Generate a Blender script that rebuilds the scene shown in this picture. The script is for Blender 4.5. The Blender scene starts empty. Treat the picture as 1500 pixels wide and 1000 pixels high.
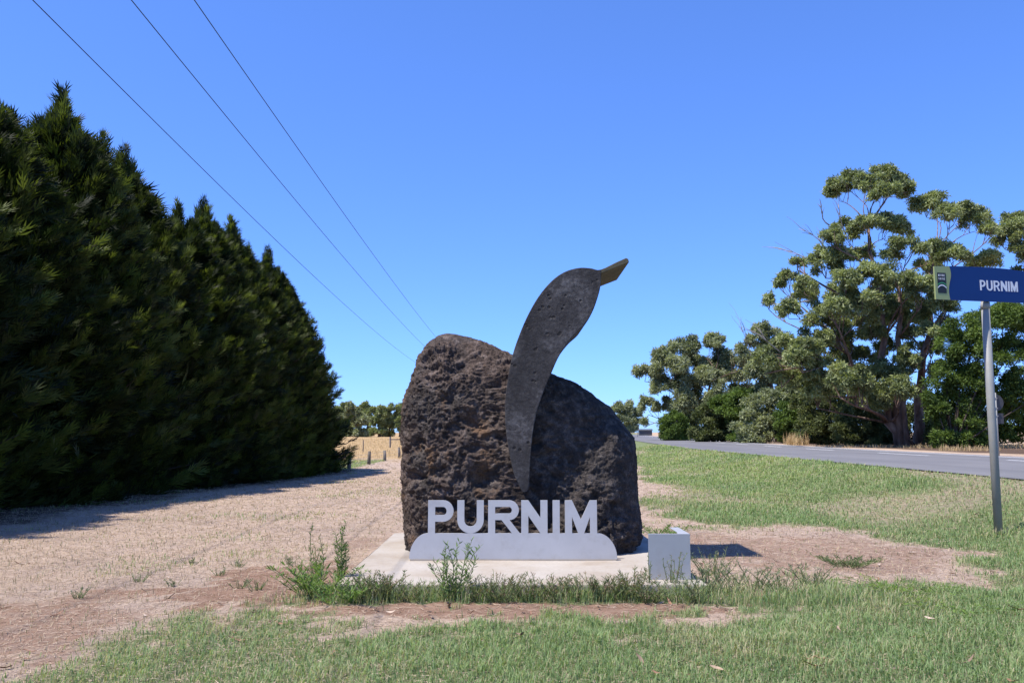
import bpy, bmesh, math
import numpy as np
from mathutils import Vector, Matrix

# ------------------------------------------------------------------ camera, sky, sun, exposure
scene = bpy.context.scene
CAM_H = 1.4
FOC = 1250.0
PITCH = math.atan(133.0 / 1250.0)
cam_data = bpy.data.cameras.new('camera')
cam = bpy.data.objects.new('camera', cam_data)
scene.collection.objects.link(cam)
cam.location = (0, 0, CAM_H)
cam.rotation_euler = (math.radians(90) + PITCH, 0, 0)
cam_data.sensor_width = 36.0
cam_data.lens = 30.0
cam_data.clip_end = 6000.0
scene.camera = cam

SUN_EL = math.radians(62.0)
SUN_AZ = math.radians(24.0)            # sun to the left, a little on the camera's side
S = Vector((-math.cos(SUN_EL) * math.cos(SUN_AZ), -math.cos(SUN_EL) * math.sin(SUN_AZ), math.sin(SUN_EL)))
sun_data = bpy.data.lights.new('sun', 'SUN')
sun_data.energy = 4.7
sun_data.angle = math.radians(0.53)
sun_data.color = (1.0, 0.94, 0.85)
sun = bpy.data.objects.new('sun', sun_data)
scene.collection.objects.link(sun)
sun.rotation_euler = S.to_track_quat('Z', 'Y').to_euler()
sun.location = (0, 0, 40)

world = bpy.data.worlds.new('World')
scene.world = world
world.use_nodes = True
wn = world.node_tree
sky = wn.nodes.new('ShaderNodeTexSky')
sky.sky_type = 'NISHITA'
sky.sun_disc = False
sky.sun_elevation = SUN_EL
sky.sun_rotation = math.atan2(S.x, S.y)
sky.altitude = 0
sky.air_density = 0.7
sky.dust_density = 0.3
sky.ozone_density = 10.0
bg = wn.nodes['Background']
bg.inputs['Strength'].default_value = 0.12
sky_gamma = wn.nodes.new('ShaderNodeGamma')
sky_gamma.inputs['Gamma'].default_value = 0.75
sky_tint = wn.nodes.new('ShaderNodeMix')
sky_tint.data_type = 'RGBA'
sky_tint.blend_type = 'MULTIPLY'
sky_tint.inputs[0].default_value = 1.0
sky_tint.inputs[7].default_value = (1.0, 1.38, 2.2, 1)
wn.links.new(sky.outputs['Color'], sky_gamma.inputs['Color'])
wn.links.new(sky_gamma.outputs['Color'], sky_tint.inputs[6])
wn.links.new(sky_tint.outputs[2], bg.inputs['Color'])

scene.view_settings.view_transform = 'Standard'
scene.view_settings.look = 'None'
scene.view_settings.gamma = 1.0
scene.view_settings.use_curve_mapping = False
scene.view_settings.exposure = 0.7
scene.cycles.use_denoising = True
scene.cycles.max_bounces = 8
scene.cycles.diffuse_bounces = 4
scene.cycles.transmission_bounces = 6
scene.cycles.transparent_max_bounces = 8
scene.cycles.sample_clamp_indirect = 6.0

COL = scene.collection
CP, SP = math.cos(PITCH), math.sin(PITCH)


def at(px, py, Y):
    """point of the place, at distance Y, seen at photograph pixel px, py"""
    u = (px - 750.0) / FOC
    v = (500.0 - py) / FOC
    t = Y / (CP - v * SP)
    return np.array((u * t, Y, CAM_H + (SP + v * CP) * t))


# ------------------------------------------------------------------ noise
def _hash(ix, iy, iz, seed):
    h = (ix.astype(np.uint32) * np.uint32(374761393) + iy.astype(np.uint32) * np.uint32(668265263)
         + iz.astype(np.uint32) * np.uint32(2147483647) + np.uint32(seed) * np.uint32(974634777))
    h = (h ^ (h >> np.uint32(13))) * np.uint32(1274126177)
    h = (h ^ (h >> np.uint32(16))) * np.uint32(2246822519)
    h = h ^ (h >> np.uint32(15))
    return h.astype(np.float64) / 4294967295.0


def vnoise(x, y, z=None, seed=0):
    x = np.asarray(x, float); y = np.asarray(y, float)
    z = np.zeros_like(x) if z is None else np.asarray(z, float)
    fx, fy, fz = np.floor(x), np.floor(y), np.floor(z)
    ix, iy, iz = fx.astype(np.int64), fy.astype(np.int64), fz.astype(np.int64)
    a, b, c = x - fx, y - fy, z - fz
    a = a * a * a * (a * (a * 6 - 15) + 10); b = b * b * b * (b * (b * 6 - 15) + 10); c = c * c * c * (c * (c * 6 - 15) + 10)
    r = 0
    for dx in (0, 1):
        wx = a if dx else 1 - a
        for dy in (0, 1):
            wy = b if dy else 1 - b
            for dz in (0, 1):
                wz = c if dz else 1 - c
                r = r + wx * wy * wz * _hash(ix + dx, iy + dy, iz + dz, seed)
    return r * 2 - 1


def fbm(x, y, z=None, octv=4, seed=0, gain=0.5):
    x = np.asarray(x, float); y = np.asarray(y, float)
    r = 0; a = 1.0; s = 0; f = 1.0
    for i in range(octv):
        r = r + a * vnoise(x * f + 17.3 * i, y * f - 9.1 * i, None if z is None else np.asarray(z) * f + 5.7 * i, seed + i)
        s += a; a *= gain; f *= 2.03
    return r / s


def sst(a, b, x):
    t = np.clip((np.asarray(x, float) - a) / (b - a), 0, 1)
    return t * t * (3 - 2 * t)


def lerp(a, b, t):
    return a + (b - a) * t


# ------------------------------------------------------------------ mesh helpers
def np_mesh(name, verts, faces, mat=None, tint=None, smooth=False):
    """verts (N,3); faces (M,k) array or a list of such arrays"""
    if not isinstance(faces, (list, tuple)):
        faces = [faces]
    faces = [np.asarray(f, np.int32) for f in faces if len(f)]
    me = bpy.data.meshes.new(name)
    verts = np.asarray(verts, np.float32)
    me.vertices.add(len(verts))
    me.vertices.foreach_set('co', verts.ravel())
    tot = sum(f.size for f in faces); nf = sum(len(f) for f in faces)
    me.loops.add(tot); me.polygons.add(nf)
    me.loops.foreach_set('vertex_index', np.concatenate([f.ravel() for f in faces]))
    starts = []; off = 0
    for f in faces:
        starts.append(off + np.arange(len(f)) * f.shape[1]); off += f.size
    me.polygons.foreach_set('loop_start', np.concatenate(starts).astype(np.int32))
    me.polygons.foreach_set('use_smooth', np.full(nf, bool(smooth)))
    me.update(calc_edges=True)
    if tint is not None:
        at_ = me.attributes.new('tint', 'FLOAT_COLOR', 'POINT')
        c = np.ones((len(verts), 4), np.float32); c[:, :3] = tint
        at_.data.foreach_set('color', c.ravel())
    if mat is not None:
        me.materials.append(mat)
    return me


def put(name, me, parent=None, label=None, cat=None, group=None, kind=None, loc=None):
    o = bpy.data.objects.new(name, me)
    COL.objects.link(o)
    if parent is not None:
        o.parent = parent
    if loc is not None:
        o.location = loc
    if label: o['label'] = label
    if cat: o['category'] = cat
    if group: o['group'] = group
    if kind: o['kind'] = kind
    return o


def thing(name, label, cat, loc=(0, 0, 0), group=None):
    return put(name, None, None, label, cat, group, None, tuple(float(c) for c in loc))


class MB:
    """collects simple shapes into one mesh"""
    def __init__(self):
        self.v = []; self.q = []; self.t = []; self.n = 0

    def add(self, v, q=(), t=()):
        v = np.asarray(v, float)
        self.v.append(v)
        for f in q: self.q.append([i + self.n for i in f])
        for f in t: self.t.append([i + self.n for i in f])
        self.n += len(v)

    def box(self, x0, x1, y0, y1, z0, z1):
        v = [(x0, y0, z0), (x1, y0, z0), (x1, y1, z0), (x0, y1, z0), (x0, y0, z1), (x1, y0, z1), (x1, y1, z1), (x0, y1, z1)]
        self.add(v, [(0, 3, 2, 1), (4, 5, 6, 7), (0, 1, 5, 4), (1, 2, 6, 5), (2, 3, 7, 6), (3, 0, 4, 7)])

    def tube(self, pts, rad, sides=6, cap=True):
        pts = np.asarray(pts, float); n = len(pts)
        rad = np.broadcast_to(np.asarray(rad, float), (n,))
        tan = np.gradient(pts, axis=0)
        tan /= np.linalg.norm(tan, axis=1)[:, None] + 1e-9
        ref = np.where(np.abs(tan[:, 2:3]) > 0.9, np.array([[1.0, 0, 0]]), np.array([[0, 0, 1.0]]))
        a = np.cross(tan, ref); a /= np.linalg.norm(a, axis=1)[:, None] + 1e-9
        b = np.cross(tan, a)
        ang = np.arange(sides) * 2 * math.pi / sides
        v = pts[:, None, :] + rad[:, None, None] * (a[:, None, :] * np.cos(ang)[None, :, None] + b[:, None, :] * np.sin(ang)[None, :, None])
        q = []
        for i in range(n - 1):
            for j in range(sides):
                k = (j + 1) % sides
                q.append((i * sides + j, i * sides + k, (i + 1) * sides + k, (i + 1) * sides + j))
        v = v.reshape(-1, 3); t = []
        if cap:
            v = np.vstack([v, pts[0], pts[-1]]); c0, c1 = len(v) - 2, len(v) - 1
            for j in range(sides):
                k = (j + 1) % sides
                t.append((c0, k, j)); t.append((c1, (n - 1) * sides + j, (n - 1) * sides + k))
        self.add(v, q, t)

    def mesh(self, name, mat, smooth=False):
        fs = []
        if self.q: fs.append(np.array(self.q))
        if self.t: fs.append(np.array(self.t))
        return np_mesh(name, np.vstack(self.v), fs, mat, smooth=smooth)


def bevel_mesh(me, w, seg=2):
    bm = bmesh.new(); bm.from_mesh(me)
    bmesh.ops.remove_doubles(bm, verts=bm.verts, dist=1e-5)
    ed = [e for e in bm.edges if len(e.link_faces) == 2 and e.calc_face_angle(0) > 0.5]
    bmesh.ops.bevel(bm, geom=ed, offset=w, segments=seg, affect='EDGES', profile=0.6, clamp_overlap=True)
    bm.to_mesh(me); bm.free(); me.update()
    return me


# ------------------------------------------------------------------ material helpers
class NT:
    def __init__(self, name):
        self.m = bpy.data.materials.new(name); self.m.use_nodes = True
        self.t = self.m.node_tree
        self.b = self.t.nodes['Principled BSDF']
        self.out = self.t.nodes['Material Output']
        self._co = None

    def n(self, kind, **kw):
        nd = self.t.nodes.new(kind)
        for k, v in kw.items():
            if hasattr(nd, k): setattr(nd, k, v)
        return nd

    def link(self, a, b): self.t.links.new(a, b)

    def co(self):
        if self._co is None: self._co = self.n('ShaderNodeTexCoord').outputs['Object']
        return self._co

    def noise(self, scale, detail=4, rough=0.55, vec=None, dist=0.0):
        nd = self.n('ShaderNodeTexNoise')
        nd.inputs['Scale'].default_value = scale; nd.inputs['Detail'].default_value = detail
        nd.inputs['Roughness'].default_value = rough; nd.inputs['Distortion'].default_value = dist
        self.link(vec if vec is not None else self.co(), nd.inputs['Vector'])
        return nd.outputs['Fac']

    def voronoi(self, scale, feature='F1', vec=None):
        nd = self.n('ShaderNodeTexVoronoi'); nd.feature = feature
        nd.inputs['Scale'].default_value = scale
        self.link(vec if vec is not None else self.co(), nd.inputs['Vector'])
        return nd.outputs['Distance']

    def ramp(self, fac, stops):
        nd = self.n('ShaderNodeValToRGB'); cr = nd.color_ramp
        while len(cr.elements) > len(stops): cr.elements.remove(cr.elements[-1])
        while len(cr.elements) < len(stops): cr.elements.new(0.5)
        for e, (p, c) in zip(cr.elements, stops):
            e.position = p
            if not hasattr(c, '__len__'): c = (c, c, c)
            e.color = (*c, 1)
        self.link(fac, nd.inputs['Fac'])
        return nd.outputs['Color']

    def mix(self, fac, a, b, mode='MIX'):
        nd = self.n('ShaderNodeMix'); nd.data_type = 'RGBA'; nd.blend_type = mode
        for s, v in ((nd.inputs[0], fac), (nd.inputs[6], a), (nd.inputs[7], b)):
            if hasattr(v, 'node'): self.link(v, s)
            elif hasattr(v, '__len__'): s.default_value = (*v, 1)
            else: s.default_value = v
        return nd.outputs[2]

    def math(self, op, a, b=0.0):
        nd = self.n('ShaderNodeMath'); nd.operation = op
        for s, v in ((nd.inputs[0], a), (nd.inputs[1], b)):
            if hasattr(v, 'node'): self.link(v, s)
            else: s.default_value = v
        return nd.outputs[0]

    def attr(self, name):
        nd = self.n('ShaderNodeAttribute'); nd.attribute_name = name
        return nd

    def bump(self, h, strength, dist, prev=None):
        nd = self.n('ShaderNodeBump')
        nd.inputs['Strength'].default_value = strength; nd.inputs['Distance'].default_value = dist
        self.link(h, nd.inputs['Height'])
        if prev is not None: self.link(prev, nd.inputs['Normal'])
        return nd.outputs['Normal']

    def done(self, color=None, rough=0.8, spec=0.3, metal=0.0, normal=None):
        b = self.b
        if color is not None:
            if hasattr(color, 'node'): self.link(color, b.inputs['Base Color'])
            else: b.inputs['Base Color'].default_value = (*color, 1)
        if hasattr(rough, 'node'): self.link(rough, b.inputs['Roughness'])
        else: b.inputs['Roughness'].default_value = rough
        b.inputs['Specular IOR Level'].default_value = spec
        b.inputs['Metallic'].default_value = metal
        if normal is not None: self.link(normal, b.inputs['Normal'])
        return self.m


def leaf_material(name, transl=0.25, rough=0.55, spec=0.35, gain=(1, 1, 1)):
    m = NT(name)
    c = m.attr('tint').outputs['Color']
    if gain != (1, 1, 1): c = m.mix(1.0, c, gain, 'MULTIPLY')
    m.done(c, rough, spec)
    tr = m.n('ShaderNodeBsdfTranslucent')
    c2 = m.mix(1.0, c, (1.25, 1.3, 0.6), 'MULTIPLY')
    m.link(c2, tr.inputs['Color'])
    mx = m.n('ShaderNodeMixShader'); mx.inputs[0].default_value = transl
    m.link(m.b.outputs[0], mx.inputs[1]); m.link(tr.outputs[0], mx.inputs[2])
    m.link(mx.outputs[0], m.out.inputs['Surface'])
    return m.m


M = {}
M['gum_leaf'] = leaf_material('gum_leaf', 0.32, 0.5, 0.4)
M['cypress_leaf'] = leaf_material('cypress_leaf', 0.42, 0.6, 0.25)
M['shrub_leaf'] = leaf_material('shrub_leaf', 0.32, 0.6, 0.25)
M['grass_blade'] = leaf_material('grass_blade', 0.4, 0.6, 0.25)
M['straw_blade'] = leaf_material('straw_blade', 0.15, 0.75, 0.15)


def m_bark(name, c0, c1, c2):
    m = NT(name)
    mp = m.n('ShaderNodeMapping'); mp.inputs['Scale'].default_value = (1, 1, 0.25)
    m.link(m.co(), mp.inputs['Vector'])
    f = m.noise(3.5, 5, 0.6, mp.outputs[0])
    c = m.ramp(f, [(0.3, c0), (0.5, c1), (0.72, c2)])
    h = m.noise(14, 4, 0.6, mp.outputs[0])
    return m.done(c, 0.85, 0.2, normal=m.bump(h, 0.6, 0.03))


M['gum_bark'] = m_bark('gum_bark', (0.06, 0.04, 0.032), (0.16, 0.105, 0.08), (0.30, 0.23, 0.19))
M['pale_bark'] = m_bark('pale_bark', (0.16, 0.14, 0.125), (0.30, 0.27, 0.24), (0.42, 0.39, 0.35))
M['dark_bark'] = m_bark('dark_bark', (0.03, 0.023, 0.018), (0.06, 0.045, 0.035), (0.10, 0.08, 0.065))
M['post_wood'] = m_bark('post_wood', (0.09, 0.07, 0.055), (0.17, 0.145, 0.12), (0.26, 0.23, 0.2))


def m_ground():
    m = NT('ground_cover')
    cov = m.attr('tint')
    sep = m.n('ShaderNodeSeparateColor'); m.link(cov.outputs['Color'], sep.inputs[0])
    lush, bare, field = sep.outputs[0], sep.outputs[1], sep.outputs[2]
    n1 = m.noise(0.9, 5, 0.6); n2 = m.noise(6.0, 6, 0.65); n3 = m.noise(38.0, 5, 0.7)
    mp = m.n('ShaderNodeMapping'); mp.inputs['Scale'].default_value = (1, 2.2, 1); mp.inputs['Rotation'].default_value = (0, 0, 0.5)
    m.link(m.co(), mp.inputs['Vector'])
    n4 = m.noise(70.0, 3, 0.6, mp.outputs[0], 1.5)
    straw = m.ramp(n2, [(0.28, (0.27, 0.180, 0.130)), (0.5, (0.39, 0.285, 0.220)), (0.75, (0.48, 0.38, 0.31))])
    straw = m.mix(m.ramp(n4, [(0.42, 0.0), (0.62, 0.8)]), straw, (0.53, 0.425, 0.33))
    straw = m.mix(m.ramp(m.noise(0.45, 5, 0.65), [(0.45, 0.0), (0.65, 0.6)]), straw, (0.32, 0.25, 0.215))
    straw = m.mix(m.ramp(n1, [(0.55, 0.0), (0.75, 0.5)]), straw, (0.27, 0.20, 0.165))
    soil = m.ramp(n2, [(0.3, (0.17, 0.10, 0.070)), (0.55, (0.275, 0.175, 0.125)), (0.8, (0.36, 0.255, 0.195))])
    soil = m.mix(m.ramp(n3, [(0.5, 0.0), (0.7, 0.5)]), soil, (0.37, 0.26, 0.18))
    green = m.ramp(n2, [(0.3, (0.09, 0.115, 0.05)), (0.55, (0.16, 0.19, 0.085)), (0.8, (0.27, 0.27, 0.14))])
    gold = m.ramp(n2, [(0.3, (0.30, 0.20, 0.10)), (0.6, (0.41, 0.285, 0.145)), (0.85, (0.5, 0.37, 0.2))])

    def sharp(v, nz, lo=0.38, hi=0.62):
        s = m.math('ADD', v, m.math('MULTIPLY', m.math('SUBTRACT', nz, 0.5), 0.7))
        return m.ramp(s, [(lo, 0.0), (hi, 1.0)])
    c = m.mix(sharp(bare, n2), straw, soil)
    c = m.mix(sharp(lush, n2, 0.25, 0.6), c, green)
    c = m.mix(field, c, gold)
    lit = m.attr('litter_shade').outputs['Fac']
    c = m.mix(sharp(lit, n2, 0.3, 0.7), c, m.ramp(n3, [(0.35, (0.055, 0.035, 0.024)), (0.65, (0.15, 0.10, 0.07))]))  # dark needle litter that also deepens the hedge shadow in the ground colour
    h = m.math('ADD', m.math('MULTIPLY', n3, 0.6), m.math('MULTIPLY', n4, 0.4))
    return m.done(c, 0.95, 0.1, normal=m.bump(h, 0.9, 0.03))


M['ground'] = m_ground()


def m_rock():
    m = NT('basalt')
    n1 = m.noise(1.5, 4, 0.6); n2 = m.noise(9.0, 6, 0.7); n3 = m.noise(45.0, 5, 0.7); n4 = m.noise(2.6, 5, 0.65)
    mp = m.n('ShaderNodeMapping'); mp.inputs['Location'].default_value = (4.0, 2.0, 7.0); m.link(m.co(), mp.inputs['Vector'])
    n5 = m.noise(2.1, 5, 0.65, mp.outputs[0])
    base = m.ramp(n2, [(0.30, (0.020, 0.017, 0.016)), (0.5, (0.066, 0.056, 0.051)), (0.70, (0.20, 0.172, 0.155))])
    brown = m.ramp(n2, [(0.30, (0.040, 0.028, 0.023)), (0.5, (0.135, 0.096, 0.078)), (0.70, (0.31, 0.24, 0.205))])
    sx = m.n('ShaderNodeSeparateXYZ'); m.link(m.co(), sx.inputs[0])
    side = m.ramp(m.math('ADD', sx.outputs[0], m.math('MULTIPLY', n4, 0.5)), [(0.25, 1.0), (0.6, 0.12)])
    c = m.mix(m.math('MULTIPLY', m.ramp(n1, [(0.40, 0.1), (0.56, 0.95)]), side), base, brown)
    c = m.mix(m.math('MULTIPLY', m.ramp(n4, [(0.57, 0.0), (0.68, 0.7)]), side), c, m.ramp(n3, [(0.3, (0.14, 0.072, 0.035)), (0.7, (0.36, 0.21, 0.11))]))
    c = m.mix(m.ramp(n5, [(0.60, 0.0), (0.72, 0.5)]), c, m.ramp(n3, [(0.3, (0.12, 0.10, 0.095)), (0.7, (0.30, 0.265, 0.25))]))
    c = m.mix(m.ramp(m.noise(110.0, 3, 0.6), [(0.42, 0.55), (0.56, 0.0)]), c, (0.022, 0.018, 0.016))
    vor = m.voronoi(60.0)
    nb = m.bump(n3, 1.0, 0.03, m.bump(n2, 0.8, 0.05, m.bump(m.ramp(vor, [(0.1, 0.0), (0.35, 1.0)]), 0.35, 0.01)))
    return m.done(c, 0.88, 0.25, normal=nb)


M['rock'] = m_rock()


def m_bird():
    m = NT('sawn_bluestone')
    n1 = m.noise(2.2, 5, 0.65); n2 = m.noise(26.0, 5, 0.7); n3 = m.noise(140.0, 2, 0.5)
    c = m.ramp(m.noise(1.5, 6, 0.68, None, 0.5), [(0.36, (0.026, 0.024, 0.024)), (0.5, (0.060, 0.056, 0.055)), (0.64, (0.14, 0.132, 0.13))])
    c = m.mix(m.ramp(n2, [(0.42, 0.65), (0.6, 0.0)]), c, (0.026, 0.023, 0.023))
    v = m.voronoi(11.0)
    mask = m.ramp(m.noise(2.6, 3, 0.5, None, 0.6), [(0.5, 0.0), (0.56, 1.0)])
    n5 = m.noise(6.5, 6, 0.7, None, 0.8)
    c = m.mix(m.ramp(n5, [(0.52, 0.0), (0.62, 0.55)]), c, (0.018, 0.016, 0.016))
    pit = m.math('MULTIPLY', m.ramp(v, [(0.14, 1.0), (0.24, 0.0)]), mask)
    c = m.mix(pit, c, (0.02, 0.018, 0.018))
    c = m.mix(m.ramp(n3, [(0.6, 0.0), (0.75, 0.35)]), c, (0.24, 0.23, 0.23))
    nb = m.bump(m.math('SUBTRACT', n2, m.math('MULTIPLY', pit, 2.0)), 0.5, 0.015)
    return m.done(c, 0.85, 0.25, normal=nb)


M['bird'] = m_bird()


def m_concrete():
    m = NT('concrete')
    n1 = m.noise(1.6, 5, 0.6); n2 = m.noise(30, 5, 0.7)
    c = m.ramp(n1, [(0.3, (0.29, 0.235, 0.18)), (0.5, (0.37, 0.325, 0.275)), (0.72, (0.42, 0.385, 0.345))])
    c = m.mix(m.ramp(n2, [(0.35, 0.35), (0.55, 0.0)]), c, (0.25, 0.22, 0.19))
    return m.done(c, 0.9, 0.2, normal=m.bump(n2, 0.4, 0.01))


M['concrete'] = m_concrete()


def m_paint(name, col, rough=0.45, var=0.12, grime=0.0, spec=0.4, metal=0.0):
    m = NT(name)
    n1 = m.noise(3.0, 5, 0.6); n2 = m.noise(60, 3, 0.6)
    c = m.ramp(n1, [(0.3, tuple(k * (1 - var) for k in col)), (0.7, tuple(min(1, k * (1 + var)) for k in col))])
    if grime > 0:
        c = m.mix(m.math('MULTIPLY', m.ramp(m.noise(8.0, 6, 0.7), [(0.5, 0.0), (0.75, 1.0)]), grime), c, (0.22, 0.19, 0.15))
    return m.done(c, rough, spec, metal, normal=m.bump(n2, 0.08, 0.003))


M['silver'] = m_paint('silver_paint', (0.43, 0.435, 0.445), 0.45, 0.07, 0.25, 0.5)
M['silver_dirty'] = m_paint('dirty_edge', (0.34, 0.30, 0.25), 0.8, 0.2)
M['box_paint'] = m_paint('galvanised_grey', (0.33, 0.34, 0.35), 0.5, 0.06, 0.2, 0.5)
M['galv'] = m_paint('galvanised_post', (0.27, 0.27, 0.25), 0.6, 0.12, 0.4, 0.4, 0.1)
M['sign_blue'] = m_paint('sign_blue', (0.005, 0.036, 0.15), 0.5, 0.04, 0.0, 0.2)
M['sign_olive'] = m_paint('sign_olive', (0.27, 0.31, 0.125), 0.4, 0.05)
M['sign_black'] = m_paint('sign_black', (0.012, 0.014, 0.013), 0.4, 0.05)
M['sign_green'] = m_paint('sign_green', (0.03, 0.25, 0.09), 0.4, 0.05)
M['sign_white'] = m_paint('sign_white', (0.68, 0.69, 0.71), 0.45, 0.04)
M['sign_back'] = m_paint('sign_back', (0.05, 0.052, 0.056), 0.6, 0.1)
M['post_white'] = m_paint('post_white', (0.78, 0.77, 0.74), 0.6, 0.05)
M['wire'] = m_paint('wire', (0.03, 0.03, 0.03), 0.6, 0.05)
M['shed_dark'] = m_paint('shed_dark', (0.06, 0.065, 0.07), 0.7, 0.1)


def m_asphalt():
    m = NT('asphalt')
    n1 = m.noise(0.35, 4, 0.6); n2 = m.noise(90, 3, 0.6)
    c = m.ramp(n1, [(0.3, (0.150, 0.146, 0.150)), (0.7, (0.195, 0.188, 0.188))])
    mp = m.n('ShaderNodeMapping'); mp.inputs['Scale'].default_value = (1.1, 0.025, 1); m.link(m.co(), mp.inputs['Vector'])
    c = m.mix(m.ramp(m.noise(1.0, 3, 0.6, mp.outputs[0]), [(0.42, 0.0), (0.62, 0.6)]), c, (0.125, 0.122, 0.125))
    c = m.mix(m.ramp(n2, [(0.4, 0.35), (0.6, 0.0)]), c, (0.10, 0.10, 0.105))
    return m.done(c, 0.85, 0.25, normal=m.bump(n2, 0.4, 0.006))


M['asphalt'] = m_asphalt()
M['line_white'] = m_paint('line_white', (0.66, 0.66, 0.66), 0.7, 0.1, 0.25)

# ------------------------------------------------------------------ terrain
ROAD_L, ROAD_R, ROAD_DASH, ROAD_EDGE = 9.0, 17.1, 14.7, 16.45


def road_off(y):
    y = np.asarray(y, float)
    return 3.0 * (np.clip(y - 40, 0, None) / 42.0) ** 1.22


def terrain(x, y):
    x = np.asarray(x, float); y = np.asarray(y, float)
    xr = x - road_off(y)
    left = -0.5 * sst(12, 42, y) + 0.8 * sst(42, 200, y)
    w = 1 - sst(-6, 2, x)
    far = 0.35 * sst(40, 200, y)
    z = left * w + far * (1 - w)
    road = 0.55 + 0 * y
    z = lerp(z, road, sst(5.5, 8.9, xr))
    z = z + sst(18.5, 26, xr) * sst(90, 170, y) * 0.75
    z = z + 0.012 * fbm(x * 1.3, y * 1.3, octv=3, seed=5) * (1 - sst(8.2, 8.9, xr) * (1 - sst(17.2, 18.2, xr)))
    return z


def cover(x, y):
    """what grows where: lush grass, bare soil, golden field"""
    x = np.asarray(x, float); y = np.asarray(y, float)
    n1 = fbm(x * 0.55, y * 0.55, octv=4, seed=11); n2 = fbm(x * 2.2, y * 2.2, octv=4, seed=21)
    n = n1 * 0.6 + n2 * 0.7
    yf = np.interp(x, [-3.4, -2.9, -2.5, -1.4, -0.3, 0.8, 1.6, 2.4, 2.9, 4.0, 5.0], [5.2, 6.3, 7.1, 6.75, 6.5, 6.55, 6.7, 7.4, 7.9, 7.9, 8.6])
    n3 = fbm(x * 7, y * 7, octv=3, seed=29)
    front = sst(0.5, -0.6, y - yf + n * 1.1 + n3 * 0.7) * sst(-3.3, -2.1, x + n * 1.1 + n3 * 0.6 + 0.15 * (y - 5))
    dens = lerp(0.62, 1.0, sst(-1.3, 0.5, x + n1))
    front = front * dens
    right = sst(4.5, 5.6, x + n * 1.3)
    xl = 1.7 + np.clip(y - 12, 0, 60) * 0.13
    back = sst(0, 1.2, x - xl + n * 1.2) * sst(11.9, 13.6, y + n * 1.4)
    tan = sst(0.08, 0.38, fbm(x * 0.30, y * 0.14, octv=3, seed=33))
    lush = np.maximum(front, np.maximum(right, back) * (1 - 0.55 * tan * sst(11, 14, y)))
    xr = x - road_off(y)
    lush = np.where(xr > 17, 0.12 + 0.25 * np.clip(n, 0, 1), lush)
    verge = sst(7.12, 7.26, y + n3 * 0.14) * sst(7.62, 7.5, y) * sst(-2.2, -1.7, x + n * 0.5) * sst(3.4, 2.4, x + n * 0.6)
    tang = sst(1.5, 1.7, x) * sst(3.6, 2.6, x + n) * sst(7.1, 7.4, y + n * .3) * sst(9.0, 8.2, y + n * .6) * 0.75
    lush = np.where((x < -2.2) & (y > 7), 0.22 * sst(0.05, 0.5, n1), lush)
    lush = np.maximum(lush, np.maximum(verge * sst(-0.45, 0.35, n2 + n3 * 0.6 + 0.1), tang * 0.6 * sst(-0.3, 0.4, n2 + n3 * 0.6)))
    lush = np.where(x < -2, np.maximum(lush, 0.75 * sst(36, 44, y) * (1 - sst(55, 66, y)) * sst(-8.2, -8.8, x + n * .4)), lush)

    def ell(cx, cy, rx, ry):
        d = np.sqrt(((x - cx) / rx) ** 2 + ((y - cy) / ry) ** 2)
        return sst(1.35, 0.5, d + n * 0.7 + n3 * 0.4)
    bare = np.maximum.reduce([ell(-2.2, 8.2, 0.95, 1.35), ell(0.1, 6.93, 2.1, 0.40), ell(2.2, 7.4, 0.7, 0.5) * 0.8, ell(-3.6, 6.1, 1.0, 1.7) * 0.58,
                              ell(3.5, 10.3, 1.7, 2.2) * 0.55, ell(-2.0, 11.0, 0.5, 1.2) * 0.5])
    field = sst(50, 66, y + n * 6) * (1 - sst(2, 6, xr))
    field = np.maximum(field, sst(17.6, 19.5, xr) * 0.45)
    return np.clip(lush, 0, 1), np.clip(bare, 0, 1), np.clip(field, 0, 1)


def build_ground():
    def axis(core0, core1, step, lo, hi, g):
        a = list(np.arange(core0, core1 + 1e-6, step)); s = step
        x = core1
        while x < hi:
            s *= g; x += s; a.append(min(x, hi))
        s = step; x = core0; pre = []
        while x > lo:
            s *= g; x -= s; pre.append(max(x, lo))
        return np.array(sorted(set(pre)) + a)
    xs = axis(-6.0, 7.0, 0.08, -1600, 1600, 1.075)
    ys = axis(4.0, 13.0, 0.08, -60, 2600, 1.055)
    gx, gy = np.meshgrid(xs, ys)
    x, y = gx.ravel(), gy.ravel()
    z = terrain(x, y)
    near = (np.abs(x) < 16) & (y < 40)
    z = z + np.where(near, 0.014 * fbm(x * 5, y * 5, octv=3, seed=71), 0)
    l, b, f = cover(x, y)
    nx, ny = len(xs), len(ys)
    i = np.arange(nx * ny).reshape(ny, nx)
    q = np.stack([i[:-1, :-1], i[:-1, 1:], i[1:, 1:], i[1:, :-1]], -1).reshape(-1, 4)
    me = np_mesh('ground', np.stack([x, y, z], 1), q, M['ground'], np.stack([l, b, f], 1), smooth=True)
    la = me.attributes.new('litter_shade', 'FLOAT', 'POINT')
    nn = fbm(x * 0.8, y * 0.8, octv=3, seed=81)
    hx = np.where(y < 44.5, sst(-7.3, -8.6, x + nn * 0.8) * sst(-17, -15, x), 0)  # needle litter under the hedge, doubling as painted shade
    gx_ = sst(18.6, 20.5, x - road_off(y) + nn) * sst(120, 60, y) * sst(40, 22, x - road_off(y)) * 0.8
    la.data.foreach_set('value', np.maximum(hx, gx_).astype(np.float32))
    put('ground', me, kind='structure')


build_ground()


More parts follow.
